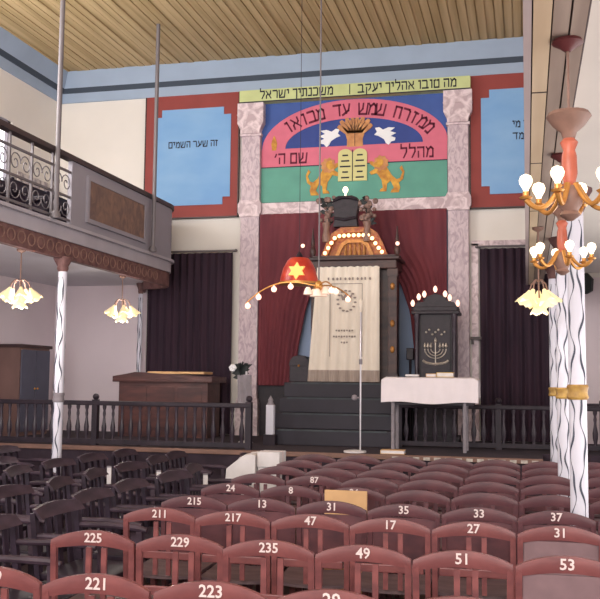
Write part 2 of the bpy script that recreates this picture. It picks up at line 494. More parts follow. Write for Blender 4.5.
for a, b in zip(pts, pts[1:]): ln.append(ln[-1] + math.hypot(b[0] - a[0], b[1] - a[1]))
s0, s1 = ln[-1] * .085, ln[-1] * .855
for i, ch in enumerate(s):
    if ch == ' ':
        t.build('lettering', M['inkred'], mu); t = MB(); continue
    q = s0 + (s1 - s0) * i / (len(s) - 1)
    j = min(range(len(ln)), key=lambda k: abs(ln[k] - q))
    px, pz = pts[j]
    a, b = pts[max(0, j - 2)], pts[min(400, j + 2)]
    ang = math.atan2(a[1] - b[1], a[0] - b[0])
    word(t, ch, px, pz, .27, -.034, ang)
t.build('lettering', M['inkred'], mu)
for ln_, x_ in (('מהלל', .93), ('שם ה׳', -.93)):
    for q in words(ln_, x_, 4.90, .24, -.033, None): q.build('lettering', M['inkred'], mu)
# tassel / lamp figure at the left foot of the arch
MB().prism([(-.03, -.10), (.03, -.10), (.045, 0), (.03, .06), (0, .13), (-.03, .06), (-.045, 0)], (-1.19, -.03, 5.13), depth=(0, -.006, 0)).build('painted_flame', M['gold'], mu)
# tablets
tb = MB()
for sx in (-.108, .108):
    tb.prism([(sx - .105, -.27), (sx + .105, -.27), (sx + .105, .13)] + arc(sx, .13, .105, .075, 0, PI, 8)[1:-1] + [(sx - .105, .13)], (0, -.03, 4.79), depth=(0, -.02, 0))
tab = tb.build('tablets', M['mcream'], mu)
ts = MB()
for sx in (-.108, .108):
    for i in range(5):
        z = 4.90 - i * .082
        wv = .06 + .018 * ((i * 7 + (sx > 0) * 3) % 3 - 1)
        ts.box(sx - wv, sx + wv, -.054, -.05, z - .011, z + .011)
ts.box(-.006, .006, -.053, -.05, 4.52, 4.98)
ts.build('tablet_lines', M['ink'], tab)
# raised hands / crown motif over the tablets
cr = MB()
cr.prism([(-.12, -.19), (.12, -.19), (.115, -.08), (.15, .03), (.20, .12), (.15, .175), (0, .19), (-.15, .175), (-.20, .12), (-.15, .03), (-.115, -.08)], (.03, -.022, 5.22), depth=(0, -.010, 0))
for k, (a_, l_) in enumerate(((-52, .20), (-36, .245), (-20, .25), (-6, .235), (6, .235), (20, .25), (36, .245), (52, .20))):
    an = math.radians(a_)
    d_ = Vector((math.sin(an), 0, math.cos(an)))
    n_ = Vector((math.cos(an), 0, -math.sin(an)))
    base = Vector((.03 + .012 * (k - 3.5) * 2.2, -.024, 5.225))
    cr.prism([(-.032, 0), (.032, 0), (.036, .8 * l_), (.022, l_), (-.022, l_), (-.036, .8 * l_)], base, n_, d_, (0, -.016, 0))
crn = cr.build('raised_hands', M['orange'], mu)
ct = MB()
for a_ in (-44, -28, -13, 0, 13, 28, 44):
    an = math.radians(a_)
    ct.obox((.03 + .09 * math.sin(an), -.042, 5.235 + .07 * math.cos(an)), (.03 + .225 * math.sin(an), -.042, 5.225 + .225 * math.cos(an)), .006, .005, (0, 1, 0))
ct.box(.027, .033, -.044, -.040, 5.04, 5.25)
ct.build('hand_outline', M['arkwood'], crn)
# doves
DV = [(-.14, -.10), (-.09, -.11), (-.05, -.16), (-.01, -.13), (.02, -.07), (.10, -.02), (.16, .0), (.12, .04), (.15, .10), (.09, .11), (.03, .07), (-.05, .10), (-.14, .09), (-.07, .04), (-.16, .01), (-.08, -.03), (-.15, -.06)]
MB().prism([(x, z) for x, z in DV], (-.345, -.024, 5.20), depth=(0, -.012, 0)).build('dove', M['dove'], mu)
MB().prism([(-x, z) for x, z in DV][::-1], (.475, -.024, 5.19), depth=(0, -.012, 0)).build('dove', M['dove'], mu)
# lions rampant, facing the tablets
LN = [(-.20, -.27), (-.08, -.27), (-.10, -.23), (-.13, -.20), (-.08, -.10), (-.03, -.14), (-.02, -.25), (.08, -.25), (.06, -.21), (.03, -.20), (.05, -.08), (.12, .02), (.20, 0), (.23, .04), (.16, .08), (.14, .10), (.21, .15), (.24, .20), (.19, .20), (.12, .16), (.06, .22), (.0, .16),
      (-.04, .08), (-.10, -.02), (-.17, -.08), (-.22, -.06), (-.25, .02), (-.21, .08), (-.24, .12), (-.28, .03), (-.26, -.08), (-.20, -.13), (-.22, -.20)]
def lion(cx, sgn):
    def fl(p): return [(x * sgn, z) for x, z in p][::sgn]
    l = MB().prism(fl(LN), (cx, -.03, 4.60), depth=(0, -.010, 0)).build('lion', M['gold'], mu)
    n = 18
    mp = [(.06 + (.098 if k % 2 else .118) * math.cos(2 * PI * k / n), .165 + (.098 if k % 2 else .122) * math.sin(2 * PI * k / n)) for k in range(n)]
    MB().prism(fl(mp), (cx, -.04, 4.60), depth=(0, -.005, 0)).build('mane', M['orange'], l)
    MB().prism(fl([(.03, .14), (.08, .10), (.15, .12), (.165, .155), (.12, .19), (.11, .235), (.05, .23), (.02, .19)]), (cx, -.045, 4.60), depth=(0, -.004, 0)).build('face', M['gold'], l)
lion(-.42, 1); lion(.475, -1)

def frame_panel(cx, half, label, lines):
    t = thing('wall_plaque', label, 'painted panel', (cx, YW, 0), kind='thing')
    z0, z1 = 4.05, 5.965
    MB().box(-half, half, -.035, 0, z0, z1).build('red_border', M['redframe'], t)
    a, b, c, d = -half + .165, half - .135, 4.25, 5.745
    nn = .115
    MB().prism([(a + nn, c), (b - nn, c), (b - nn, c + nn), (b, c + nn), (b, d - nn), (b - nn, d - nn), (b - nn, d), (a + nn, d), (a + nn, d - nn), (a, d - nn), (a, c + nn), (a + nn, c + nn)], (0, -.035, 0), depth=(0, -.012, 0)).build('blue_field', M['skyblue'], t)
    for s_, x_, z_, sz in lines:
        for q in words(s_, x_, z_, sz, -.05, None): q.build('lettering', M['ink'], t)
    mm = MB().box(-half, -half + .02, -.04, 0, z0, z1).box(half - .02, half, -.04, 0, z0, z1).box(-half, half, -.04, 0, z0, z0 + .02)
    mm.build('dark_edge', M['arkwood'], t)
frame_panel(-4.93, .765, 'red bordered sky blue wall panel with one line of lettering, left of the mural', [('זה שער השמים', 0.03, 5.19, .145)])
frame_panel(.01, .765, 'red bordered blue wall panel with two lines of lettering, right of the mural', [('דע לפני מי', 0.12, 5.23, .145), ('אתה עומד', 0.10, 5.06, .145)])

# niche wall and drapes between the pilasters
struct('trim_6', MB().box(-3.82, -1.05, YB - .02, YB, PZ, 4.07), M['niche'])
struct('trim_8', MB().box(-3.82, -1.05, YB - .035, YB - .021, PZ, 1.64), M['blackwood'])
def interp(tab, z):
    for (z1, v1), (z0, v0) in zip(tab, tab[1:]):
        if z <= z1 and z >= z0: return v0 + (v1 - v0) * (z - z0) / (z1 - z0)
    return tab[-1][1] if z < tab[-1][0] else tab[0][1]
def drape(name, outer_x, tabl, label, y=12.86, nf=9, m='maroon', z0=1.55, z1=4.06):
    g = []
    NZ, NX = 30, 48
    for i in range(NZ + 1):
        z = z1 + (z0 - z1) * i / NZ
        xi = interp(tabl, z)
        row = []
        for j in range(NX + 1):
            u = j / NX
            x = outer_x + (xi - outer_x) * u
            row.append((x, y + .012 * math.sin(u * nf * 2 * PI + .4 * math.sin(z * 2)), z))
        g.append(row)
    o = MB().sheet(g, th=(0, .012, 0)).build(name, M[m], smooth=True)
    tag(o, label, 'drape')
drape('drape', -3.80, [(4.06, -2.45), (3.4, -2.62), (2.93, -3.00), (2.64, -3.09), (2.13, -3.19), (1.55, -3.26)], 'maroon drape hanging beside the left pilaster, pulled back from the ark')
drape('drape', -1.07, [(4.06, -2.40), (3.5, -2.2), (3.2, -1.86), (3.0, -1.72), (2.6, -1.585), (2.1, -1.53), (1.55, -1.50)], 'maroon drape hanging behind the carved cabinet, pulled back right of the ark', y=12.865)

# dark doorway curtains with rods
def curtain(x0, x1, z1, label, rodlabel):
    g = []
    for i in range(5):
        z = PZ + .01 + (z1 - PZ) * i / 4
        g.append([(x0 + (x1 - x0) * j / 90, YB - .10 + .022 * math.sin(j / 90 * 2 * PI * (x1 - x0) / .115) + .006 * math.sin(j * .9 + z), z) for j in range(91)])
    o = MB().sheet(g, th=(0, .012, 0)).build('door_curtain', M['blackcurtain'], smooth=True)
    tag(o, label, 'curtain')
    r = thing('curtain_rod', rodlabel, 'curtain rod', ((x0 + x1) / 2, YB - .09, z1 + .04))
    hw = (x1 - x0) / 2 + .04
    MB().tube([(-hw, 0, 0), (hw, 0, 0)], .014).build('rod', M['rail'], r, smooth=True)
    for sx in (-1, 1):
        MB().ball((sx * hw, 0, 0), .024).build('finial', M['rail'], r, smooth=True)
        MB().box(sx * hw * .92 - .012, sx * hw * .92 + .012, -.005, .09, -.012, .012).build('bracket', M['rail'], r)
curtain(-5.57, -4.22, 3.50, 'dark aubergine curtain filling the doorway beneath the left blue panel', 'thin grey curtain rod over the left dark curtain')
curtain(-.62, .34, 3.47, 'dark aubergine curtain behind the squiggle-painted columns on the right', 'thin grey curtain rod over the right dark curtain')
ar = MB(); ar.box(-.735, -.64, YB - .05, YB, PZ, 3.56); ar.box(-.735, .5, YB - .05, YB, 3.53, 3.60)
struct('trim_7', ar, M['marble2'])
hk = MB(); hk.box(-.75, -.60, YB - .16, YB - .05, 2.21, 2.25); hk.box(-.74, -.71, YB - .13, YB - .05, 2.15, 2.21)
tag(hk.build('curtain_bracket', M['arkwood']), 'small dark wooden bracket on the door frame right of the cabinet', 'bracket')

# ------------------------------------------------------------------ the ark
AX, AY, AZ = -2.27, 12.25, 1.60
ark = thing('torah_ark', 'tall dark wooden ark with lit arched crest behind the ivory curtain', 'ark', (AX, AY, AZ))
b = MB(); b.box(-.55, .55, .06, .5, 0, 1.56); b.build('body', M['arkwood'], ark)
for sx in (-1, 1):
    s_ = MB(); s_.box(sx * .53 - .062, sx * .53 + .062, -.04, .1, .10, 1.54, bev=.01)
    s_.box(sx * .53 - .075, sx * .53 + .075, -.055, .1, 0, .12)
    s_.box(sx * .53 - .07, sx * .53 + .07, -.05, .1, 1.44, 1.54)
    cl = s_.build('side_pillar', M['arkwood'], ark)
    g_ = MB()
    for z in (.45, .8, 1.3): g_.ball((sx * .53, -.045, z), .032, sz=1.5)
    g_.build('carved_boss', M['gilt'], cl, smooth=True)
b = MB(); b.box(-.59, .59, -.08, .5, 1.54, 1.66, bev=.012); b.box(-.63, .63, -.12, .5, 1.66, 1.705, bev=.01); b.box(-.57, .57, -.06, .5, 1.705, 1.73)
b.build('cornice', M['arkwood'], ark)
# arched crest: trapezoid arch, hollow, with lit bulbs round it
def crest_poly(s): return [(-.44 * s, 0), (-.37 * s, .17 * s), (-.30 * s, .30 * s), (-.18 * s, .38 * s), (.18 * s, .38 * s), (.30 * s, .30 * s), (.37 * s, .17 * s), (.44 * s, 0)]
oc = crest_poly(1.04)
MB().prism(oc, (-.01, .10, 1.73), depth=(0, .08, 0)).build('crest_back', M['redgold'], ark)
ring = MB()
A, B = crest_poly(1.06), crest_poly(.86)
for i in range(7):
    ring.prism([A[i], A[i + 1], B[i + 1], B[i]], (-.01, .10, 1.73), depth=(0, -.07, 0))
ring.build('crest_arch', M['redgold'], ark)
ir = MB()
A2, B2 = crest_poly(.62), crest_poly(.5)
for i in range(7): ir.prism([A2[i], A2[i + 1], B2[i + 1], B2[i]], (-.01, .10, 1.73), depth=(0, -.04, 0))
for k in range(5):
    ir.lathe([(.018, 0), (.026, .06), (.012, .12), (.022, .15), (.0, .19)], (-.14 + k * .065, .09, 1.735), n=8)
ir.build('crest_relief', M['gilt'], ark, smooth=True)
lp = crest_poly(.95)
path = [(-.40, .03), (-.355, .10), (-.31, .17), (-.265, .235), (-.20, .262), (-.135, .266), (-.07, .268), (0, .268), (.07, .268), (.135, .266), (.20, .262), (.255, .22), (.30, .15), (.345, .085), (.39, .03)]
for px, pz in path:
    q = MB().ball((px - .01, 0, 1.745 + pz), .027, n=10).build('bulb', M['bulbwarm'], ark, smooth=True)
# dark carved crown with a white lamp
c_ = MB()
c_.prism([(-.17, 0), (.17, 0), (.15, .10), (.16, .22), (.185, .34), (.16, .40), (.09, .43), (0, .415), (-.09, .43), (-.16, .40), (-.185, .34), (-.16, .22), (-.15, .10)], (-.13, .0, 2.14), depth=(0, .16, 0))
c_.tube([(-.13 - .17, -.01, 2.50), (-.13 - .06, -.02, 2.54), (-.13 + .06, -.02, 2.54), (-.13 + .17, -.01, 2.50)], .022)
c_.tube([(-.13 - .15, -.01, 2.26), (-.13, -.02, 2.23), (-.13 + .15, -.01, 2.26)], .02)
c_.build('crown', M['blackwood'], ark, smooth=False)
MB().lathe([(.012, 0), (.012, .05), (.036, .08), (.04, .105), (.028, .135), (0, .15)], (-.14, .06, 2.56), n=12).build('crown_lamp', M['bulb'], ark, smooth=True)
for sx in (-1, 1):
    v = MB().lathe([(.055, 0), (.03, .03), (.045, .09), (.035, .14), (.02, .17), (.03, .20), (.018, .30), (.008, .42)], (sx * .585, .02, 1.705), n=12).build('finial', M['arkwood'], ark, smooth=True)
    MB().ball((sx * .60 - (.11 if sx < 0 else 0), -.06, 1.875), .028).build('side_bulb', M['bulbsmall'], v, smooth=True)
# flower bunches either side of the crown
def bunch(x, lab):
    t = thing('flower_bunch', lab, 'flowers', (x, AY + .03, 3.70))
    ctr = MB()
    for i in range(26):
        a, rr = random.uniform(0, 2 * PI), random.uniform(0, .12)
        ctr.ball((rr * math.cos(a), rr * math.sin(a) * .6, random.uniform(.12, .46)), random.uniform(.022, .042), n=7)
    ctr.build('blossoms', M['flower'], t)
    lf = MB()
    for i in range(16):
        a = random.uniform(0, 2 * PI); zz = random.uniform(.05, .42)
        d = Vector((math.cos(a), math.sin(a) * .6, random.uniform(-.2, .6))) * random.uniform(.10, .16)
        o = Vector((0, 0, zz)); sd = Vector((-d.y, d.x, 0)).normalized() * .025
        lf.prism([(0, -.02), (.5, -.04), (1, 0), (.5, .04), (0, .02)], o, d, Vector((0, 0, .8)), sd * .15)
    lf.build('leaves', M['leaf'], t)
    MB().lathe([(.05, -.17), (.06, -.10), (.04, .0), (.06, .10)], (0, 0, 0), n=10).build('vase', M['brownmetal'], t, smooth=True)
# small pedestals carry the bunches at the crest shoulders
bunch(AX - .40, 'dusty flower bunch standing left of the dark crown on the ark')
bunch(AX + .17, 'dusty flower bunch standing right of the dark crown on the ark')

# ivory curtain on the ark
pc = thing('ark_curtain', 'embroidered ivory curtain with grey fringe hanging on the ark', 'curtain', (-2.34, 12.14, 0))
g = []
for i in range(13):
    z = 1.76 + (3.16 - 1.76) * i / 12
    k = i / 12
    xl = -.535 + (-.425 + .535) * k; xr = .437 + (.432 - .437) * k
    row = []
    for j in range(49):
        u = j / 48
        zz = z + (.012 * abs(math.sin(u * PI * 10)) if i == 12 else 0)
        row.append((xl + (xr - xl) * u, .014 * math.sin(u * 2 * PI * 7 + .5), zz))
    g.append(row)
MB().sheet(g, th=(0, .01, 0)).build('cloth', M['ivory'], pc, smooth=True)
g = []
for z in (1.615, 1.77):
    xl, xr = (-.545 if z < 1.7 else -.535), .438
    g.append([(xl + (xr - xl) * j / 96, -.004 + .014 * math.sin(j / 96 * 2 * PI * 7 + .5) + .003 * (j % 2), z) for j in range(97)])
MB().sheet(g, th=(0, .012, 0)).build('fringe', M['fringe'], pc)
e = MB()
for k in range(11): e.prism(arc(0, 0, .016, .020, 0, 2 * PI, 8)[:-1], (-.27 + k * .056 + .02, -.018, 3.00), depth=(0, -.004, 0)) if k % 3 else e.box(-.27 + k * .056, -.25 + k * .056, -.022, -.018, 2.985, 3.02)
for z, n_, dx in ((2.30, 7, .036), (2.22, 9, .036), (2.14, 3, .036)):
    for k in range(n_): e.box(-.03 + (k - n_ / 2) * dx, -.03 + (k - n_ / 2) * dx + .022, -.022, -.018, z - .008 - .006 * (k % 2), z + .012)
# wreath / crown emblem
for k in range(14):
    a = PI * .1 + k * 2 * PI / 14
    e.prism(arc(0, 0, .022, .014, 0, 2 * PI, 6)[:-1], (-.01 + .12 * math.cos(a), -.019, 2.70 + .14 * math.sin(a)), depth=(0, -.004, 0))
e.prism([(-.06, -.03), (.06, -.03), (.08, .06), (.04, .02), (0, .08), (-.04, .02), (-.08, .06)], (-.01, -.018, 2.74), depth=(0, -.004, 0))
for xx in (-.24, .20): e.box(xx, xx + .008, -.020, -.016, 1.95, 2.93)
e.box(-.24, .208, -.020, -.016, 2.93, 2.938)
e.build('embroidery', M['thread'], pc)

# dark pedestal seat left of the ark and dark box on the right
t = thing('low_chest', 'small dark round-lidded chest at the left foot of the ark', 'chest', (-3.01, 12.30, PZ + .785))
MB().box(-.135, .135, -.14, .14, 0, .22, bev=.01).build('body', M['blackwood'], t)
MB().prism([(-.14, .22), (.14, .22), (.13, .29), (.08, .345), (0, .365), (-.08, .345), (-.13, .29)], (0, -.145, 0), depth=(0, .29, 0)).build('lid', M['blackwood'], t)
MB().ball((0, -.15, .22), .018, n=8).build('clasp', M['gilt'], t)
t = thing('small_box', 'small dark box on a thin stand between the ark and carved cabinet', 'box', (-1.535, 12.5, PZ))
MB().box(-.048, .048, -.06, .07, 1.10, 1.26, bev=.01).build('box_body', M['blackwood'], t)
MB().tube([(0, 0, .02), (0, 0, 1.10)], .018).lathe([(.05, 0), (.048, .02), (.02, .03)], n=16).build('stand', M['blackwood'], t, smooth=True)

# ------------------------------------------------------------------ carved cabinet with menorah panel
cb = thing('carved_cabinet', 'dark carved cabinet topped with seven bulbs behind the white-clothed table', 'cabinet', (-1.165, 12.2, PZ))
b = MB(); b.box(-.26, .26, .02, .40, .0, 1.72); b.box(-.30, .30, -.02, .40, 0, .1); b.build('body', M['blackwood'], cb)
b = MB(); b.box(-.315, .315, -.05, .42, 1.70, 1.74, bev=.008); b.box(-.29, .29, -.02, .4, 1.74, 1.80, bev=.008)
b.prism([(-.28, 1.80), (.28, 1.80), (.24, 1.86), (.15, 1.865), (.12, 1.93), (.05, 1.96), (0, 1.97), (-.05, 1.96), (-.12, 1.93), (-.15, 1.865), (-.24, 1.86)], (0, 0, 0), depth=(0, .12, 0))
b.build('pediment', M['blackwood'], cb)
for sx in (-1, 1):
    c_ = MB(); c_.lathe([(.04, .86), (.028, .90), (.026, 1.3), (.03, 1.62), (.042, 1.66), (.042, 1.70)], (sx * .245, -.02, 0), n=12)
    c_.build('side_column', M['fencel'], cb, smooth=True)
d = MB().box(-.19, .19, .0, .025, .86, 1.62).build('door', M['blackwood'], cb)
mn = MB()
for r_ in (.14, .10, .06):
    mn.tube([(x, -.012, z) for x, z in arc(0, 1.24, r_, r_ * .9, PI, 2 * PI, 12)], .008, n=6)
mn.tube([(0, -.012, 1.02), (0, -.012, 1.32)], .009, n=6)
for x_ in (-.14, -.10, -.06, 0, .06, .10, .14): mn.lathe([(.006, 0), (.02, .02), (.012, .05), (0, .075)], (x_, -.012, 1.25 if x_ else 1.32), n=8)
mn.tube([(x, -.012, z) for x, z in arc(0, 1.10, .17, .06, PI * 1.05, PI * 1.95, 10)], .018, n=6)
for k in range(7): mn.ball((-.12 + k * .04, -.012, 1.46 + .035 * math.sin(k * 2.1)), .017, n=6)
mn.build('menorah_emblem', M['silver'], d, smooth=True)
for x_, z_ in ((-.305, 1.815), (-.225, 1.90), (-.15, 1.935), (-.005, 2.0), (.125, 1.935), (.185, 1.885), (.29, 1.81)):
    h = MB().lathe([(.018, 0), (.012, .03), (.02, .05)], (x_, .03, z_ - .06), n=8).build('candle_holder', M['blackwood'], cb, smooth=True)
    MB().lathe([(.010, 0), (.026, .03), (.029, .05), (.018, .08), (0, .095)], (x_, .03, z_ - .012), n=10).build('bulb', M['bulbsmall'], h, smooth=True)

# ------------------------------------------------------------------ table with white cloth
tt = thing('table', 'long thin-legged table under a white cloth beside the mic stand', 'table', (-1.10, 10.98, PZ))
MB().box(-.53, .53, -.22, .22, .81, .84, bev=.006).build('tabletop', M['wood'], tt)
for sx in (-.43, .40):
    for sy in (-1, 1):
        MB().tube([(sx, sy * .18, 0), (sx, sy * .18, .81)], .022).build('leg', M['grey'], tt, smooth=True)
MB().box(-.5, .5, -.19, .19, .54, .56).build('shelf', M['blackwood'], tt)
# cloth: top sheet plus skirts, soft corners
g = []
prof = [(-.262, .565), (-.256, .62), (-.25, .76), (-.245, .845), (-.22, .858), (0, .858), (.22, .858), (.245, .845), (.256, .62)]
for yy, zz in prof:
    drop = (zz < .8)
    row = []
    for j in range(41):
        u = j / 40
        wv = .010 * math.sin(u * 2 * PI * 5) if drop else 0
        x = -.56 + 1.12 * u
        zc_ = zz - (.03 * (max(0, abs(u - .5) - .46) / .04) if not drop else 0) + (.012 * math.sin(u * 9) if zz < .6 else 0)
        row.append((x, yy + wv, zc_))
    g.append(row)
o = MB().sheet(g, th=(0, 0, .004)).build('tablecloth', M['cloth'], smooth=True, loc=(-1.10, 10.98, PZ))
tag(o, 'white cloth draped over the table in front of the carved cabinet', 'tablecloth')
zt = PZ + .865
def book(x, y, z, w_, d_, h_, m, label, name='book', rz=0.0):
    t = thing(name, label, 'book', (x, y, z), rz)
    MB().box(-w_ / 2, w_ / 2, -d_ / 2, d_ / 2, 0, .006).box(-w_ / 2, w_ / 2, -d_ / 2, d_ / 2, h_ - .006, h_).box(-w_ / 2, -w_ / 2 + .006, -d_ / 2, d_ / 2, 0, h_).build('cover', m, t)
    MB().box(-w_ / 2 + .006, w_ / 2 - .006, -d_ / 2 + .006, d_ / 2 - .006, .006, h_ - .006).build('pages', M['page'], t)
    return t
book(-.93, 10.94, zt, .20, .15, .055, M['yellow'], 'yellow book on the white tablecloth below the carved cabinet')
book(-1.09, 10.92, zt, .12, .14, .04, M['tan'], 'small tan book on the white tablecloth left of the yellow book')
book(-1.32, 10.96, zt, .17, .13, .035, M['blackwood'], 'dark closed book near the left end of the white tablecloth')
# mic stands
t = thing('microphone_stand', 'thin pale microphone stand on a flat base in front of the ark steps', 'microphone stand', (-1.85, 10.42, PZ))
MB().lathe([(.02, .03), (.02, .03), (.13, .018), (.13, 0)], (-.06, 0, 0), n=20).build('base', M['page'], t, smooth=True)
MB().tube([(0, 0, .02), (0, 0, 1.60)], .010).build('pole', M['chrome'], t, smooth=True)
MB().lathe([(.02, 1.0), (.02, 1.06)], n=10).ball((-.07, 0, .62), .035).tube([(-.07, 0, .62), (0, 0, .62)], .01).build('clamp', M['grey'], t, smooth=True)
MB().lathe([(.012, 1.60), (.016, 1.66), (.022, 1.68), (.024, 1.72), (.012, 1.75)], n=12).build('microphone', M['ivory'], t, smooth=True)
tb_ = book(-1.46, 10.32, PZ + .005, .27, .14, .045, M['tan'], 'flat tan book lying on the platform edge beside the mic stand')

# ------------------------------------------------------------------ low wooden fences
def baluster_mesh():
    b = MB(); b.lathe([(.022, .06), (.018, .10), (.03, .16), (.032, .22), (.018, .30), (.014, .34), (.020, .38), (.014, .42), (.024, .455), (.024, .49)], n=8)
    return b
bal_me = None
def fence(x0, x1, y, n, label):
    global bal_me
    L_ = x1 - x0
    t = thing('fence', label, 'fence', (x0, y, PZ))
    MB().box(0, L_, -.04, .04, .48, .535, bev=.012).build('top_rail', M['fence'], t)
    MB().box(0, L_, -.03, .03, .02, .075).build('bottom_rail', M['fence'], t)
    for xx in (0.03, L_ / 2, L_ - .03):
        p = MB(); p.box(xx - .035, xx + .035, -.036, .036, 0, .55); p.ball((xx, 0, .585), .04); p.build('post', M['fence'], t)
    for i in range(n):
        xx = L_ * (i + 1) / (n + 1)
        if bal_me is None:
            o = baluster_mesh().build('baluster', M['fencel'], t, smooth=True); bal_me = o.data
        else:
            o = bpy.data.objects.new('baluster', bal_me); COL.objects.link(o); o.parent = t
        o.location = (xx, 0, 0)
    return t
fence(-7.1, -3.13, 10.36, 33, 'dark wooden balustrade on the platform edge left of the ark steps')
fence(-1.58, .9, 11.5, 20, 'dark wooden balustrade behind the table and columns on the right')
# white posts
t = thing('newel_post', 'short white post with pointed top at the left of the ark steps', 'post', (-3.12, 11.15, PZ))
MB().box(-.075, .075, -.06, .06, 0, .13).build('base', M['fence'], t)
MB().box(-.05, .05, -.045, .045, .13, .50, bev=.012).build('shaft', M['colwhite'], t)
MB().lathe([(.05, .50), (.03, .54), (.035, .56), (0, .62)], n=8).build('pointed_cap', M['grey'], t, smooth=True)

# flower stand with hanging grey cloth by the left fence end
t = thing('flower_stand', 'pale pole stand with dark leaves, white bloom and grey cloth beside left pilaster', 'stand', (-3.57, 11.40, PZ))
MB().tube([(.05, 0, .02), (.05, 0, .92)], .016).lathe([(.10, 0), (.09, .02), (.02, .03)], (.05, 0, 0), n=14).build('pole', M['chrome'], t, smooth=True)
g = [[(-.06 + .19 * j / 12, -.03 + .012 * math.sin(j * 1.1 + i), .50 + .37 * i / 4) for j in range(13)] for i in range(5)]
MB().sheet(g, th=(0, .008, 0)).build('hanging_cloth', M['grey'], t, smooth=True)
lf = MB()
for i in range(30):
    a = random.uniform(0, 2 * PI); zz = random.uniform(.86, 1.02)
    d = Vector((math.cos(a), math.sin(a) * .5, random.uniform(-.3, .7))) * random.uniform(.08, .15)
    lf.prism([(0, -.02), (.5, -.05), (1, 0), (.5, .05), (0, .02)], (-.02, 0, zz), d, Vector((0, 0, .7)), Vector((-d.y, d.x, .01)).normalized() * .004)
lf.build('leaves', M['leaf'], t)
fl = MB()
for k in range(6): fl.ball((-.12 + .03 * math.cos(k), -.05, .96 + .026 * math.sin(k)), .024, n=7)
fl.build('bloom', M['dove'], t, smooth=True)

# reading desk on the left of the platform
t = thing('reading_desk', 'wide brown wooden reading desk with pale top board before the left curtain', 'desk', (-4.93, 12.05, PZ))
MB().box(-.66, .66, -.02, .5, 0, .76).build('body', M['wood'], t)
MB().prism([(-.74, .80), (.74, .80), (.74, .84), (-.40, .90), (-.55, .87), (-.74, .84)], (0, -.07, 0), depth=(0, .62, 0)).build('top', M['wood'], t)
MB().box(-.74, .74, -.075, .55, .76, .80, bev=.008).build('edge_moulding', M['wood'], t)
MB().box(-.22, .62, -.06, .30, .875, .91, bev=.006).build('reading_board', M['tan'], t)
for k in range(3): MB().box(-.60 + k * .41, -.24 + k * .41, -.03, -.015, .12, .70, bev=.006).build('front_panel', M['wood'], t)

# cabinet by the left wall
t = thing('cupboard', 'brown cupboard with blue grey doors against the wall beneath the gallery', 'cupboard', (-6.97, 11.75, PZ))
MB().box(-.18, .20, -.38, .42, 0, 1.22).build('body', M['brownpanel'], t)
MB().box(-.19, .235, -.41, .45, 1.22, 1.265, bev=.01).build('top', M['arkwood'], t)
for k in (0, 1):
    d = MB().box(.20, .222, -.36 + k * .39, .01 + k * .39, .06, 1.19, bev=.004).build('door', M['bluegrey'], t)
    MB().ball((.235, -.02 + k * .08, .65), .016, n=8).build('knob', M['brass'], d, smooth=True)

# ------------------------------------------------------------------ left gallery
GX, GY1, GZ0, GZ1 = -4.87, 12.52, 3.06, 3.30
def front_path(off=0.0, y0=YF):
    r_ = .55
    pts = [(GX + off, y0), (GX + off, GY1 - r_)]
    for i in range(1, 9):
        a = (PI / 2) * i / 8
        pts.append((GX - r_ + (r_ + off) * math.cos(a), GY1 - r_ + (r_ + off) * math.sin(a)))
    pts.append((-5.62 + off, YW))
    return pts
def sweep(mb, off0, off1, z0, z1, y0=YF, upto=None):
    A, B = front_path(off0, y0), front_path(off1, y0)
    if upto: A, B = A[:upto], B[:upto]
    for i in range(len(A) - 1):
        q = [A[i], A[i + 1], B[i + 1], B[i]]
        mb.prism(q, (0, 0, z0), (1, 0, 0), (0, 1, 0), (0, 0, z1 - z0))
    return mb
gal = thing('gallery', 'left balcony with iron railing, grey end panel and carved brown frieze', 'balcony', kind='thing')
fp = front_path(-.06)
MB().prism(fp + [(XL, YW), (XL, YF)], (0, 0, GZ0), (1, 0, 0), (0, 1, 0), (0, 0, GZ1 - GZ0 - .02)).build('floor_slab', M['slab'], gal)
MB().prism(front_path(-.12) + [(XL + .02, YW), (XL + .02, YF)], (0, 0, GZ0 - .012), (1, 0, 0), (0, 1, 0), (0, 0, .012)).build('underside', M['under'], gal)
sweep(MB(), -.06, .0, 3.125, 3.30).build('ledge', M['slab'], gal)
sweep(MB(), -.02, .045, 3.27, 3.305).build('ledge_lip', M['slab'], gal)
sweep(MB(), -.10, -.02, 2.93, 3.125).build('frieze', M['frieze'], gal)
fr = MB()
for k in range(34):
    y = 5.3 + k * .19
    fr.tube([(GX - .015, y + .07 * math.cos(a), 3.03 + .06 * math.sin(a)) for a in [2 * PI * i / 10 for i in range(10)]], .007, n=5, closed=True)
fr.build('frieze_scrollwork', M['friezel'], gal)
# solid panel
pn = sweep(MB(), -.05, .0, 3.30, 4.03, 9.12)
pn.build('solid_panel', M['panelgrey'], gal)
pl = MB(); pl.box(GX, GX + .02, 9.50, 11.08, 3.44, 3.90); plq = pl.build('painted_plaque', M['plaque'], gal)
pb = MB()
for a_, b_, c_, d_ in ((9.46, 11.12, 3.40, 3.45), (9.46, 11.12, 3.89, 3.94), (9.46, 9.51, 3.45, 3.89), (11.07, 11.12, 3.45, 3.89)): pb.box(GX, GX + .03, a_, b_, c_, d_)
pb.build('plaque_frame', M['panelgrey'], plq)
sweep(MB(), -.07, .03, 4.03, 4.085).build('handrail', M['darkrail'], gal)
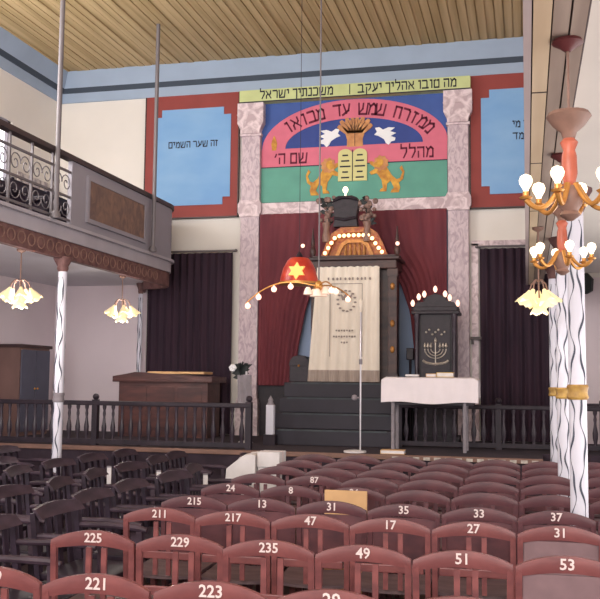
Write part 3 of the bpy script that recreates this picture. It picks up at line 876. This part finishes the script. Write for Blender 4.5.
# iron railing
ir = MB()
for z in (3.36, 3.62, 3.90): ir.box(GX - .03, GX - .01, 2.0, 9.12, z - .012, z + .012)
y = 2.0
while y < 9.1:
    ir.box(GX - .032, GX - .008, y - .012, y + .012, 3.30, 4.03); y += .42
ir.build('railing_bars', M['rail'], gal)
sc_ = MB()
y = 2.0
while y < 8.9:
    for zc2, sg in ((3.76, 1), (3.49, -1)):
        for cy_, s2 in ((y + .11, 1), (y + .31, -1)):
            pts = []
            for i in range(22):
                th = i * .42
                rr = .105 * (1 - i / 26)
                pts.append((GX - .02, cy_ + s2 * rr * math.cos(th), zc2 + sg * rr * math.sin(th)))
            sc_.tube(pts, .0065, n=5)
    y += .42
sc_.build('scroll_pattern', M['rail'], gal)
# gallery posts up to the ceiling
for i, (y, lb) in enumerate(((8.66, 'thin grey post from the gallery rail to the ceiling, above the squiggle column'), (11.26, 'thin grey post to the ceiling in front of the left blue panel'))):
    t = thing('gallery_post', lb, 'post', (GX + .025, y, 3.305), group=None)
    MB().tube([(.045, 0, 0), (.045, 0, ZC - 3.31)], .027, n=10).build('shaft', M['rail'], t, smooth=True)
    MB().lathe([(.05, 0), (.05, .05), (.03, .08)], (.045, 0, 0), n=10).build('base', M['rail'], t, smooth=True)
# gallery benches seen through the railing
gb = None
def bench(x, y, label):
    global gb
    if gb: return dup(gb, (x, y, GZ1 - .02), label=label)
    t = thing('gallery_bench', label, 'bench', (x, y, GZ1 - .02), group='gallery benches')
    MB().box(-.2, .25, -.9, .9, .32, .37, bev=.01).build('seat', M['darkseat'], t)
    MB().box(-.24, -.2, -.9, .9, .44, .60).build('backrest', M['darkseat'], t)
    for yy in (-.8, 0, .8): MB().box(-.22, .22, yy - .03, yy + .03, 0, .32).box(-.24, -.2, yy - .03, yy + .03, .40, .62).build('leg', M['darkseat'], t)
    gb = t
    return t
bench(-5.45, 8.0, 'dark bench behind the gallery railing, nearest the camera')
bench(-5.45, 10.0, 'dark bench behind the grey gallery panel')
bench(-6.35, 9.0, 'dark bench in the second gallery row by the wall')
# pale lace curtain panel on the gallery wall
g = [[(XL + .05 + .01 * math.sin(j * 1.3), 11.7 + 1.2 * j / 24, 3.5 + 1.1 * i / 3) for j in range(25)] for i in range(4)]
tag(MB().sheet(g, th=(.006, 0, 0)).build('lace_curtain', M['lattice'], smooth=True), 'pale patterned curtain on the far gallery wall beside the bright window', 'curtain')

# ------------------------------------------------------------------ right gallery edge beam (seen from below)
rb = thing('right_gallery', 'right balcony overhead with cream boarded edge beam and white underside', 'balcony', kind='thing')
Y0, Y1 = 1.0, 12.78
MB().box(.012, .225, Y0, Y1, 2.985, 3.40).build('beam_core', M['beam2'], rb)
MB().box(.0, .03, Y0, Y1, 2.95, 3.40).build('outer_board', M['beamp'], rb)
MB().box(.036, .10, Y0, Y1, 2.955, 2.99).build('cream_board', M['beam'], rb)
MB().box(.106, .165, Y0, Y1, 2.96, 2.99).build('taupe_board', M['beam2'], rb)
MB().box(.172, .225, Y0, Y1, 2.955, 2.99).build('inner_board', M['beam2'], rb)
jm = MB()
for xx in (.03, .10, .165): jm.box(xx, xx + .007, Y0, Y1, 2.975, 2.99)
for yy in (3.0, 4.2, 5.6, 7.2, 9.2): jm.box(.036, .10, yy, yy + .012, 2.953, 2.96)
jm.tube([(.225, Y0, 2.975), (.225, Y1, 2.975)], .010, n=6)
jm.build('board_joints', M['groove'], rb)
MB().box(.225, XR - .025, Y0, Y1, 3.10, 3.30).build('underside', M['cream'], rb)
MB().box(.0, .04, Y0, Y1, 3.40, 4.05).build('parapet', M['panelgrey'], rb)

# ------------------------------------------------------------------ columns
def column(x, y, ztop, zband, label, r=.058, zb=0.0, band='goldband'):
    t = thing('column', label, 'column', (x, y, zb), kind='thing', group=None)
    h = ztop - zb
    MB().lathe([(r, .12), (r, h * .5), (r * .93, h - .12)], n=20).build('shaft', M['colwhite'], t, smooth=True)
    MB().lathe([(r * 1.45, 0), (r * 1.45, .06), (r * 1.2, .10), (r * 1.1, .14)], n=20).build('base', M['colwhite'], t, smooth=True)
    MB().lathe([(r * .95, h - .16), (r * 1.2, h - .13), (r * 1.15, h - .10), (r * 2.0, h - .02), (r * 2.0, h)], n=16).build('capital', M['frieze'], t, smooth=True)
    MB().lathe([(r * 1.12, zband - zb - .05), (r * 1.25, zband - zb - .035), (r * 1.12, zband - zb - .01), (r * 1.12, zband - zb + .01), (r * 1.25, zband - zb + .035), (r * 1.12, zband - zb + .05)], n=20).build('band', M[band], t, smooth=True)
    for ph, amp in ((-PI / 2 - .75, .33), (-PI / 2 + .5, .30), (PI * .35, .3)):
        sq = MB(); pts = []; rs = []
        N = 110
        for i in range(N + 1):
            z = .2 + (h - .42) * i / N
            a = ph + amp * math.sin(z * 13.5 + ph * 2) + .12 * math.sin(z * 31)
            rr = r * (1 - .07 * max(0, z / h - .5) * 2) - .001
            pts.append((rr * math.cos(a), rr * math.sin(a), z))
            rs.append(.0058 * (1 + .55 * math.sin(z * 23 + ph)))
        sq.tube(pts, rs, n=5).build('painted_squiggle', M['squig'], t)
    return t
column(.33, 6.45, 2.96, 1.58, 'nearest of the white columns with dark squiggles, rising among the red chairs')
column(.318, 8.66, 2.96, 1.545, 'middle white squiggle-painted column between its two neighbours on the right', r=.056)
column(.30, 10.68, 2.96, 1.535, 'farthest white squiggle-painted column, just in front of the balustrade', r=.054)
column(-4.93, 9.09, 2.95, 1.42, 'white squiggle-painted column holding up the left balcony, near the cupboard', r=.052, band='grey')
column(-5.60, 12.72, 3.05, 1.42, 'thin white squiggle-painted column at the left edge of the dark curtain', r=.034, zb=PZ, band='grey')

# ------------------------------------------------------------------ right brass chandeliers
def bulb_profile(s): return [(.010 * s, 0), (.012 * s, .012 * s), (.026 * s, .036 * s), (.029 * s, .052 * s), (.022 * s, .070 * s), (0, .080 * s)]
def chandelier(x, y, label, z=2.955):
    t = thing('brass_chandelier', label, 'chandelier', (x, y, z))
    MB().lathe([(.055, 0), (.06, -.012), (.03, -.03), (.012, -.045)], n=12).build('ceiling_rosette', M['darkred'], t, smooth=True)
    MB().tube([(0, 0, -.03), (0, 0, -.31)], .0055, n=8).build('rod', M['brownmetal'], t, smooth=True)
    MB().lathe([(.075, -.285), (.085, -.30), (.06, -.335), (.03, -.36), (.018, -.40)], n=16).build('upper_cup', M['brownmetal'], t, smooth=True)
    MB().lathe([(.018, -.38), (.034, -.40), (.022, -.43), (.028, -.45), (.030, -.52), (.022, -.555), (.036, -.575)], n=14).build('stem', M['copper'], t, smooth=True)
    MB().lathe([(.036, -.57), (.05, -.60), (.045, -.64), (.03, -.665), (.04, -.68), (.012, -.70)], n=14).build('lower_body', M['brownmetal'], t, smooth=True)
    for k in range(6):
        a = k * PI / 3 + .22
        pts = []
        for i in range(13):
            u = i / 12
            rr = .03 + .135 * u
            zz = -.565 - .085 * math.sin(u * PI * .80) - .005 * u
            pts.append((rr * math.cos(a), rr * math.sin(a), zz))
        ar_ = MB().tube(pts, [.012 - .003 * math.sin(i / 12 * PI) for i in range(13)], n=8).build('arm', M['brass'], t, smooth=True)
        e = pts[-1]
        MB().lathe([(.020, 0), (.026, .008), (.012, .014), (.012, .03)], (e[0], e[1], e[2]), n=10).build('bulb_holder', M['brass'], ar_, smooth=True)
        MB().lathe([(r_, z_ + e[2] + .028) for r_, z_ in bulb_profile(.88)], (e[0], e[1], 0), n=12).build('bulb', M['bulb'], ar_, smooth=True)
    return t
ch1 = chandelier(.165, 3.57, 'larger looking brass chandelier with white bulbs, in front of the nearest column')
dup(ch1, (.205, 5.42, 2.955), rz=.5, label='smaller brass chandelier with white bulbs hanging just below and behind the nearer one')

def lily_lamp(x, y, ztop, zl, label, nb=5, k_=1.0):
    t = thing('lily_lamp', label, 'pendant lamp', (x, y, ztop), group=None)
    h = ztop - zl
    MB().lathe([(.05, 0), (.045, -.02), (.012, -.04)], n=12).build('ceiling_cup', M['brownmetal'], t, smooth=True)
    MB().tube([(0, 0, -.03), (0, 0, -h + .10)], .007, n=8).build('stem', M['brownmetal'], t, smooth=True)
    for k in range(nb + 1):
        a = 2 * PI * k / nb + .3
        ca, sa = math.cos(a), math.sin(a)
        pts = [(0, 0, -h + .17), (.05 * k_ * ca, .05 * k_ * sa, -h + .185), (.10 * k_ * ca, .10 * k_ * sa, -h + .15), (.125 * k_ * ca, .125 * k_ * sa, -h + .09)] if k < nb else [(0, 0, -h + .17), (.002, 0, -h + .10), (.004, 0, -h + .02)]
        ar_ = MB().tube(pts, .007, n=7).build('arm', M['brownmetal'], t, smooth=True)
        mb = MB()
        base = Vector(pts[-1]); d = Vector((.5 * ca, .5 * sa, -1)).normalized() if k < nb else Vector((0, 0, -1))
        mx = Matrix.Translation(base) @ d.to_track_quat('Z', 'Y').to_matrix().to_4x4()
        prof = [(.014, -.01), (.024, .02), (.046, .06), (.066, .10), (.078, .122)]
        n = 20; rings = []
        for i, (r_, z_) in enumerate(prof):
            rings.append([mb.bm.verts.new(mx @ Vector((math.cos(2 * PI * q / n) * r_, math.sin(2 * PI * q / n) * r_, z_ + (.012 * math.cos(2 * PI * q * 5 / n) if i == len(prof) - 1 else 0)))) for q in range(n)])
        for A_, B_ in zip(rings, rings[1:]):
            for q in range(n): mb.bm.faces.new((A_[q], A_[(q + 1) % n], B_[(q + 1) % n], B_[q]))
        mb.bm.faces.new(rings[0][::-1])
        c_ = mb.bm.verts.new(mx @ Vector((0, 0, .085)))
        for q in range(n): mb.bm.faces.new((rings[-1][q], rings[-1][(q + 1) % n], c_))
        mb.build('lily_shade', M['lily'], ar_, smooth=True)
    return t
lily_lamp(-5.0, 8.35, 2.94, 2.44, 'lit pendant lamp with lily shades under the left balcony, nearer the cupboard', k_=.85)
lily_lamp(-5.0, 10.78, 2.94, 2.45, 'lit pendant lamp with lily shades under the left balcony, by the dark curtain', k_=.9)
lily_lamp(.105, 8.0, 2.955, 2.32, 'lit pendant lamp with lily shades by the white columns on the right', k_=.62)

# ------------------------------------------------------------------ central hanging lamp on the long rod
CX, CY, CZ = -2.03, 9.0, 2.58
t = thing('hanging_lamp', 'long-rod hanging lamp with drooping arms of round bulbs before the ark', 'chandelier', (CX, CY, CZ))
MB().tube([(0, 0, .03), (0, 0, ZC - CZ)], .008, n=8).build('rod', M['rail'], t, smooth=True)
hub = MB().lathe([(.012, .06), (.035, .04), (.045, 0), (.03, -.03), (.012, -.05)], n=12).build('hub', M['brass'], t, smooth=True)
def bulb_arm(pts, us):
    a = MB().tube(pts, .008, n=7).build('arm', M['brass'], t, smooth=True)
    for u in us:
        q = u * (len(pts) - 1); i = min(int(q), len(pts) - 2); f_ = q - i
        p = Vector(pts[i]).lerp(Vector(pts[i + 1]), f_)
        MB().tube([p, p + Vector((0, 0, -.03))], .006, n=6).ball(p + Vector((0, 0, -.045)), .030, n=10).build('bulb', M['bulbsmall'], a, smooth=True)
NL = 14
bulb_arm([(-.76 * i / NL, -.05 * math.sin(i / NL * PI), .055 * math.sin(i / NL * PI * 1.0) - .16 * (i / NL) ** 3.0) for i in range(NL + 1)], (.37, .60, .82, .98))
bulb_arm([(.25 * i / 8, -.5 * i / 8, .035 * math.sin(i / 8 * PI) - .06 * (i / 8) ** 2) for i in range(9)], (.92,))
bulb_arm([(.22 * i / 8, .5 * i / 8, .035 * math.sin(i / 8 * PI) - .06 * (i / 8) ** 2) for i in range(9)], (.55, .95))
for dx, dy, dz in ((-.10, -.05, -.04), (-.06, .05, -.05), (.0, -.07, -.06), (.06, .03, -.03), (.03, .06, -.05)):
    MB().lathe([(.015, .03), (.03, .015), (.042, -.02), (.046, -.045), (.03, -.05)], (dx, dy, dz), n=12).build('glass_cup', M['glasscup'], t, smooth=True)

# red lamp with glowing star
t = thing('red_lamp', 'glowing red glass lampshade with a star, hanging left of the ark', 'lamp', (-2.39, 9.62, 2.68))
MB().lathe([(.212, 0), (.205, .05), (.175, .16), (.13, .245), (.10, .275), (.03, .285)], n=28).build('shade', M['redglass'], t, smooth=True)
MB().lathe([(.22, -.012), (.22, .01)], n=28).build('rim', M['brass'], t, smooth=True)
st = MB()
def star_poly(r1, r2, n=6): return [((r1 if k % 2 == 0 else r2) * math.sin(PI * k / n), (r1 if k % 2 == 0 else r2) * math.cos(PI * k / n)) for k in range(2 * n)]
sp = star_poly(.10, .058)
st.prism(sp, (.02, -.205, .115), (1, 0, 0), (0, .25, .97), (0, .04, 0))
st.build('star', M['star'], t)
MB().lathe([(.03, .28), (.04, .30), (.02, .33), (.006, .35)], n=12).tube([(0, 0, .33), (0, 0, ZC - 2.68)], .003, n=6).build('hanger', M['blackwood'], t, smooth=True)

# ------------------------------------------------------------------ red numbered chairs
def crest_mesh(h0=.762, h1=.820, h2=.86):
    b = MB()
    N = 12
    g_f, g_b = [], []
    top = [(h1 - .012) + (h2 - h1 + .012) * math.cos(PI * (i / N - .5)) ** .8 if 0 < i < N else h1 - .012 for i in range(N + 1)]
    xs = [-.228 + .456 * i / N for i in range(N + 1)]
    rows = []
    for k in range(5):
        row = []
        for i in range(N + 1):
            zb = h0 + .022 * math.cos(PI * (i / N - .5))
            z = zb + (top[i] - zb) * k / 4
            bulge = .0035 * math.sin(PI * k / 4)
            y = .020 * (1 - (2 * i / N - 1) ** 2) - bulge
            row.append((xs[i], y, z))
        rows.append(row)
    b.sheet(rows, th=(0, .024, 0))
    return b
def chair_proto(label, m, seatm, solid=False, name='wooden_chair', pm=None):
    t = thing(name, label, 'chair', (0, 0, 0), group='numbered red wooden chairs in rows')
    crest_mesh().build('crest_rail', m, t, smooth=True)
    for sx in (-1, 1):
        b = MB()
        b.obox((sx * .208, .095, 0), (sx * .214, .035, .42), .030, .036, (0, 1, 0))
        b.obox((sx * .214, .035, .40), (sx * .215, .012, .79), .030, .026, (0, 1, 0))
        b.build('rear_leg', m, t)
        MB().obox((sx * .19, .44, 0), (sx * .19, .43, .415), .034, .034, (0, 1, 0)).build('front_leg', m, t)
    b = MB(); b.sheet([[(x, y, .43 + .012 * (abs(x) / .21) ** 2 + .01 * (y - .05) / .4) for x in [-.215 + .43 * i / 8 for i in range(9)]] for y in (.05, .18, .32, .44, .462)], th=(0, 0, .018))
    b.build('seat', seatm, t, smooth=True)
    if solid:
        MB().box(-.198, .198, .016, .030, .475, .775).build('back_panel', pm or M['padded'], t)
    else:
        MB().box(-.19, .19, .016, .036, .555, .60, bev=.005).build('back_rail', m, t)
        for sx in (-1, 1): MB().box(.016 + sx * .042 - .014, .016 + sx * .042 + .014, .018, .034, .46, .775).build('back_slat', m, t)
    MB().box(-.19, .19, .425, .445, .25, .285).box(-.20, -.18, .08, .43, .22, .25).box(.18, .20, .08, .43, .22, .25).build('stretcher', m, t)
    return t
P1 = chair_proto('proto', M['chair'], M['seatwood'])
P2 = chair_proto('proto', M['chair'], M['seatwood'], solid=True)
P3 = chair_proto('proto', M['chair_shaded'], M['seatwood'])
P4 = chair_proto('proto', M['chair_shaded'], M['seatwood'], solid=True, pm=M['chair_shaded'])
used = set()
def red_chair(proto, x, y, label, num=None, rz=0.0, big=True):
    if proto.name not in used:
        used.add(proto.name); c = proto; c.location = (x, y, 0); c.rotation_euler = (0, 0, rz); c['label'] = label
        src = None
    else:
        c = dup(proto, (x, y, 0), rz, label)
        for ch in list(c.children):
            if ch.name.startswith('seat_number'):
                bpy.data.objects.remove(ch)
    if num: NUMS.append((c, num))
    return c
NUMS = []
ORD = ['first', 'second', 'third', 'fourth', 'fifth', 'sixth', 'seventh', 'eighth', 'ninth', 'tenth']
ROWS = [3.45, 4.40, 5.28, 5.90, 6.68, 7.40, 8.10, 8.80, 9.50]
NUMB = [
    {0: '219', 1: '221', 2: '223', 3: '29'},
    {0: '225', 1: '229', 2: '235', 3: '49', 4: '51', 5: '53'},
    {0: '211', 1: '217', 2: '47', 3: '17', 4: '27', 5: '31'},
    {0: '215', 1: '13', 2: '31', 3: '35', 4: '33', 5: '37'},
    {0: '24', 1: '8', 2: '26'},
    {1: '87'},
    {}, {}, {}]
SOLID = {(1, 5), (2, 5), (4, 0), (7, 1), (5, 4), (6, 2), (8, 3)} | {(3, k) for k in range(8)}
for r_, Y in enumerate(ROWS):
    for k in range(0, 8):
        X = -2.17 + (.480 if r_ == 0 else .468) * k + (.012 if r_ == 0 else 0) + (random.uniform(-.005, .005) if r_ > 2 else 0)
        if r_ < 2 and k > 6: continue
        if abs(X - .318) < .30 and Y > 8.1 and Y < 9.0 and abs(Y + .2 - 8.66) < .30 and abs(X - .318) < .26: continue
        num = NUMB[r_].get(k)
        hue = 'red-brown' if r_ < 3 else 'shaded red-brown'
        sol = (r_, k) in SOLID
        if num and r_ < 4:
            lab = '%s wooden chair marked %s in the %s row from the camera' % (hue, num, ORD[r_])
        else:
            lab = '%s wooden chair, %s from the left in the %s row from the camera' % (hue, ORD[k], ORD[r_])
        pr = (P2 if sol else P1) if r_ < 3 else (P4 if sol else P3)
        red_chair(pr, X, Y + random.uniform(-.015, .015), lab, num, .03 + random.uniform(-.01, .01))
for c, num in NUMS:
    me = text_mesh(num, .066 if len(num) == 3 else .07, .001, .0012)
    b = MB(); b.mesh(me, Matrix.Translation((0, .0135, .822)) @ STAND)
    b.build('seat_number', M['white'], c)

# things left by the far chairs
g = []
prof = [(-2.99, 0), (-2.93, .63), (-2.90, .74), (-2.86, .79), (-2.80, .85), (-2.74, .885), (-2.66, .90), (-2.625, .88)]
for j in range(9):
    g.append([(px + .012 * math.sin(j * 1.7 + i * 2.1), 8.80 + .36 * j / 8, max(0, pz + .012 * math.sin(j * 1.3 + i))) for i, (px, pz) in enumerate(prof)])
mb = MB()
vs = [[mb.bm.verts.new(p) for p in row] for row in g]
for j in range(8):
    for i in range(7): mb.bm.faces.new((vs[j][i], vs[j][i + 1], vs[j + 1][i + 1], vs[j + 1][i]))
lo = [mb.bm.verts.new((-2.625, 8.80 + .36 * j / 8, 0)) for j in range(9)]
for j in range(8): mb.bm.faces.new((vs[j][7], lo[j], lo[j + 1], vs[j + 1][7])); mb.bm.faces.new((vs[j][0], vs[j + 1][0], lo[j + 1], lo[j]))
mb.bm.faces.new(vs[0] + [lo[0]]); mb.bm.faces.new((vs[8] + [lo[8]])[::-1])
tag(mb.build('white_bundle', M['page'], smooth=True), 'whitish cloth-covered bundle with sloping left side beside the far chair rows', 'bundle')
def carton(x, y, z, w_, d_, h_, label, rz=0):
    t = thing('paper_stack', label, 'papers', (x, y, z), rz)
    MB().box(-w_ / 2, w_ / 2, -d_ / 2, d_ / 2, 0, h_, bev=.006).build('paper_block', M['page'], t)
    MB().box(-w_ / 2 - .002, w_ / 2 + .002, -.02, .02, -.001, h_ + .002).build('paper_band', M['white'], t)
carton(-2.52, 9.02, .0, .19, .24, .765, 'tall pale paper stack standing beside the cloth-covered bundle', 0)
carton(-2.505, 9.02, .768, .23, .26, .15, 'white paper block lying on top of the tall pale stack', 0)
bt = thing('wooden_board', 'pale tan board propped against a chair back behind chair number 31', 'board', (-1.275, 6.60, 0))
MB().box(-.155, .155, -.012, .012, .0, .85, bev=.004).build('board', M['tan'], bt)
MB().box(-.15, .15, .012, .02, .1, .15).build('batten', M['wood'], bt)
# open prayer sheets on the seats seen through the backs
for i, (x, y, rz, lb) in enumerate(((-.95, 4.68, .1, 'white leaflet lying on the seat of chair 49'), (-.29, 4.66, -.08, 'white leaflet lying on the seat of chair 51'), (.20, 4.70, .05, 'white leaflet lying on the seat of chair 53'))):
    t = MB().box(-.10, .10, -.05, .05, 0, .006).build('leaflet', M['page'], loc=(x, y, .462)); t.rotation_euler = (0, 0, rz)
    tag(t, lb, 'leaflet', 'leaflets on seats')
# ------------------------------------------------------------------ dark armchairs on the left
def armchair(label):
    t = thing('armchair', label, 'armchair', (0, 0, 0), group='dark armchairs on the left side')
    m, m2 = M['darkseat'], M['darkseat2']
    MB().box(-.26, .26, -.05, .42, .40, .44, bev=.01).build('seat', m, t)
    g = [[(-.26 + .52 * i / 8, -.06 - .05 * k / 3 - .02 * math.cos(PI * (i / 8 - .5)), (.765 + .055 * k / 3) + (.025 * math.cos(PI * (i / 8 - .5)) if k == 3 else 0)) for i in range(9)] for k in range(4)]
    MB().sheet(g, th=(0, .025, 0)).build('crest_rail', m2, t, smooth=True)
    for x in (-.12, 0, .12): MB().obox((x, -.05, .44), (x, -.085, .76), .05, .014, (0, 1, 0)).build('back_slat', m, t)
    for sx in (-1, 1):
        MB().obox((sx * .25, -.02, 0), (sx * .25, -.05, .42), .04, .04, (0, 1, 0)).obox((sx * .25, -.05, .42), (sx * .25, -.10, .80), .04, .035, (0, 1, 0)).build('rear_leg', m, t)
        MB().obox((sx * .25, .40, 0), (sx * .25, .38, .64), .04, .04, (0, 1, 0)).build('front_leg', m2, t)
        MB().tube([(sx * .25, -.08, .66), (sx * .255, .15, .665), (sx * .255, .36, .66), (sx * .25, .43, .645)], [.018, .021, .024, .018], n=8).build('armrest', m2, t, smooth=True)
    return t
PAPERS = ((-3.95, 8.33, .442, .34, 'white paper slip among the dark armchairs, farthest from the red chairs'),
          (-3.38, 8.20, .442, .33, 'white paper slip among the dark armchairs, between two other slips'),
          (-2.90, 8.16, .442, .32, 'white paper slip among the dark armchairs, closest to the cloth-covered bundle'))
pa = armchair('x'); first = True
rowy = [4.75, 5.45, 6.15, 6.85, 7.55, 8.25, 8.95, 9.6]
cols = [-2.92, -3.62, -4.35, -5.05, -5.75]
CN = ['first', 'second', 'third', 'fourth', 'fifth']
for i, y in enumerate(rowy):
    for j, x in enumerate(cols):
        if x < -.63 * y - .25: continue
        if i == 6 and j == 0: continue
        if abs(x + 4.93) < .45 and abs(y - 9.2) < .55: continue
        xx, yy = x + random.uniform(-.05, .05), y + random.uniform(-.04, .04)
        rz = -PI / 2 + random.uniform(-.18, .18)
        lb = 'dark wooden armchair turned sideways, %s out from the red chairs in the %s side row' % (CN[j], ORD[i])
        if first:
            pa.location = (xx, yy, 0); pa.rotation_euler = (0, 0, rz); pa['label'] = lb; first = False
        else: dup(pa, (xx, yy, 0), rz, lb)

for x_, y_, z_, h_, lb in (PAPERS):
    t = thing('paper_slip', lb, 'paper', (x_, y_, z_))
    MB().box(-.022, .022, -.004, .004, 0, h_).build('sheet', M['page'], t)
    MB().box(-.023, .023, -.0055, .0055, h_ - .012, h_ + .003).build('folded_top', M['grey'], t)

# right side under the gallery: dark side table
t = thing('side_table', 'dark side table by the wall beyond the columns on the right', 'table', (.80, 11.9, PZ))
MB().box(-.3, .3, -.2, .2, .52, .56, bev=.006).build('tabletop', M['fence'], t)
for sx in (-1, 1):
    for sy in (-1, 1): MB().box(sx * .26 - .022, sx * .26 + .022, sy * .16 - .022, sy * .16 + .022, 0, .52).build('leg', M['fence'], t)
t = thing('wall_lantern', 'small dark green lantern on the wall beyond the nearest column', 'lantern', (.78, 12.9, 2.95))
MB().box(-.02, .02, .0, .10, .12, .16).build('bracket', M['leaf'], t)
MB().lathe([(.03, -.12), (.10, -.08), (.11, .08), (.05, .15), (.015, .18)], n=8).build('lantern_body', M['leaf'], t)

# ------------------------------------------------------------------ light
def area(name, loc, rot, sx, sy, power, col=(1, 1, 1)):
    l = bpy.data.lights.new(name, 'AREA'); l.shape = 'RECTANGLE'; l.size = sx; l.size_y = sy; l.energy = power; l.color = col
    o = bpy.data.objects.new(name, l); COL.objects.link(o); o.location = loc; o.rotation_euler = rot
    return o
area('window_daylight_rear', (-2.4, -2.8, 4.3), (math.radians(114), 0, 0), 7.5, 3.2, 950, (1.0, .96, .92))
area('fill_right_low', (2.1, 6.0, 1.5), (0, math.radians(112), 0), 1.6, 8.0, 150, (1.0, .96, .92))  # added fill for the right gallery underside; the wall has no window here
area('fill_left_low', (-6.9, 3.5, 1.9), (math.radians(95), 0, math.radians(-25)), 2.5, 1.6, 150, (1.0, .95, .95))  # added fill lifting the walls under the left gallery, no window behind it
area('fill_right_upper', (2.1, 6.0, 4.9), (0, math.radians(85), 0), 1.8, 6.0, 80, (1.0, .97, .95))  # unseen fill added to brighten the left gallery front
area('window_daylight_left', (-7.0, 8.5, 5.0), (math.radians(90), 0, math.radians(-62)), 5.0, 1.7, 330, (1.0, .97, .94))
for lx, ly, lz, pw in ((-5.0, 8.35, 2.36, 44), (-5.0, 10.78, 2.37, 40), (.105, 8.0, 2.22, 8)):
    l = bpy.data.lights.new('lily_light', 'POINT'); l.energy = pw; l.color = (1.0, .93, .88); l.shadow_soft_size = .12
    o = bpy.data.objects.new('lily_light', l); COL.objects.link(o); o.location = (lx, ly, lz)
fl = bpy.data.lights.new('camera_flash', 'AREA'); fl.size = .12; fl.energy = 42; fl.color = (1.0, .93, .88)
fo = bpy.data.objects.new('camera_flash', fl); COL.objects.link(fo)
fo.location = (.12, .0, 1.95); fo.rotation_euler = (math.radians(84), 0, math.radians(12))
wd = bpy.data.worlds.new('sky'); bpy.context.scene.world = wd; wd.use_nodes = True
wd.node_tree.nodes['Background'].inputs['Color'].default_value = (1, .95, .97, 1)
wd.node_tree.nodes['Background'].inputs['Strength'].default_value = .62

# ------------------------------------------------------------------ camera
yaw, pitch, roll, F = 0.242257278, 0.0859950691, 0.0105927262, 918.0
cy, sy = math.cos(yaw), math.sin(yaw)
f_ = Vector((-sy * math.cos(pitch), cy * math.cos(pitch), math.sin(pitch)))
r_ = Vector((cy, sy, 0)); u_ = r_.cross(f_)
r2 = r_ * math.cos(roll) + u_ * math.sin(roll); u2 = u_ * math.cos(roll) - r_ * math.sin(roll)
cd = bpy.data.cameras.new('camera'); cd.sensor_width = 36; cd.sensor_fit = 'HORIZONTAL'; cd.lens = F * 36 / 600
co = bpy.data.objects.new('camera', cd); COL.objects.link(co)
mx = Matrix(((r2.x, u2.x, -f_.x, 0), (r2.y, u2.y, -f_.y, 0), (r2.z, u2.z, -f_.z, 1.65), (0, 0, 0, 1)))
co.matrix_world = mx
sc = bpy.context.scene
sc.camera = co
sc.view_settings.view_transform = 'Standard'
sc.view_settings.look = 'None'
sc.view_settings.exposure = 0.0
sc.view_settings.gamma = 1.0
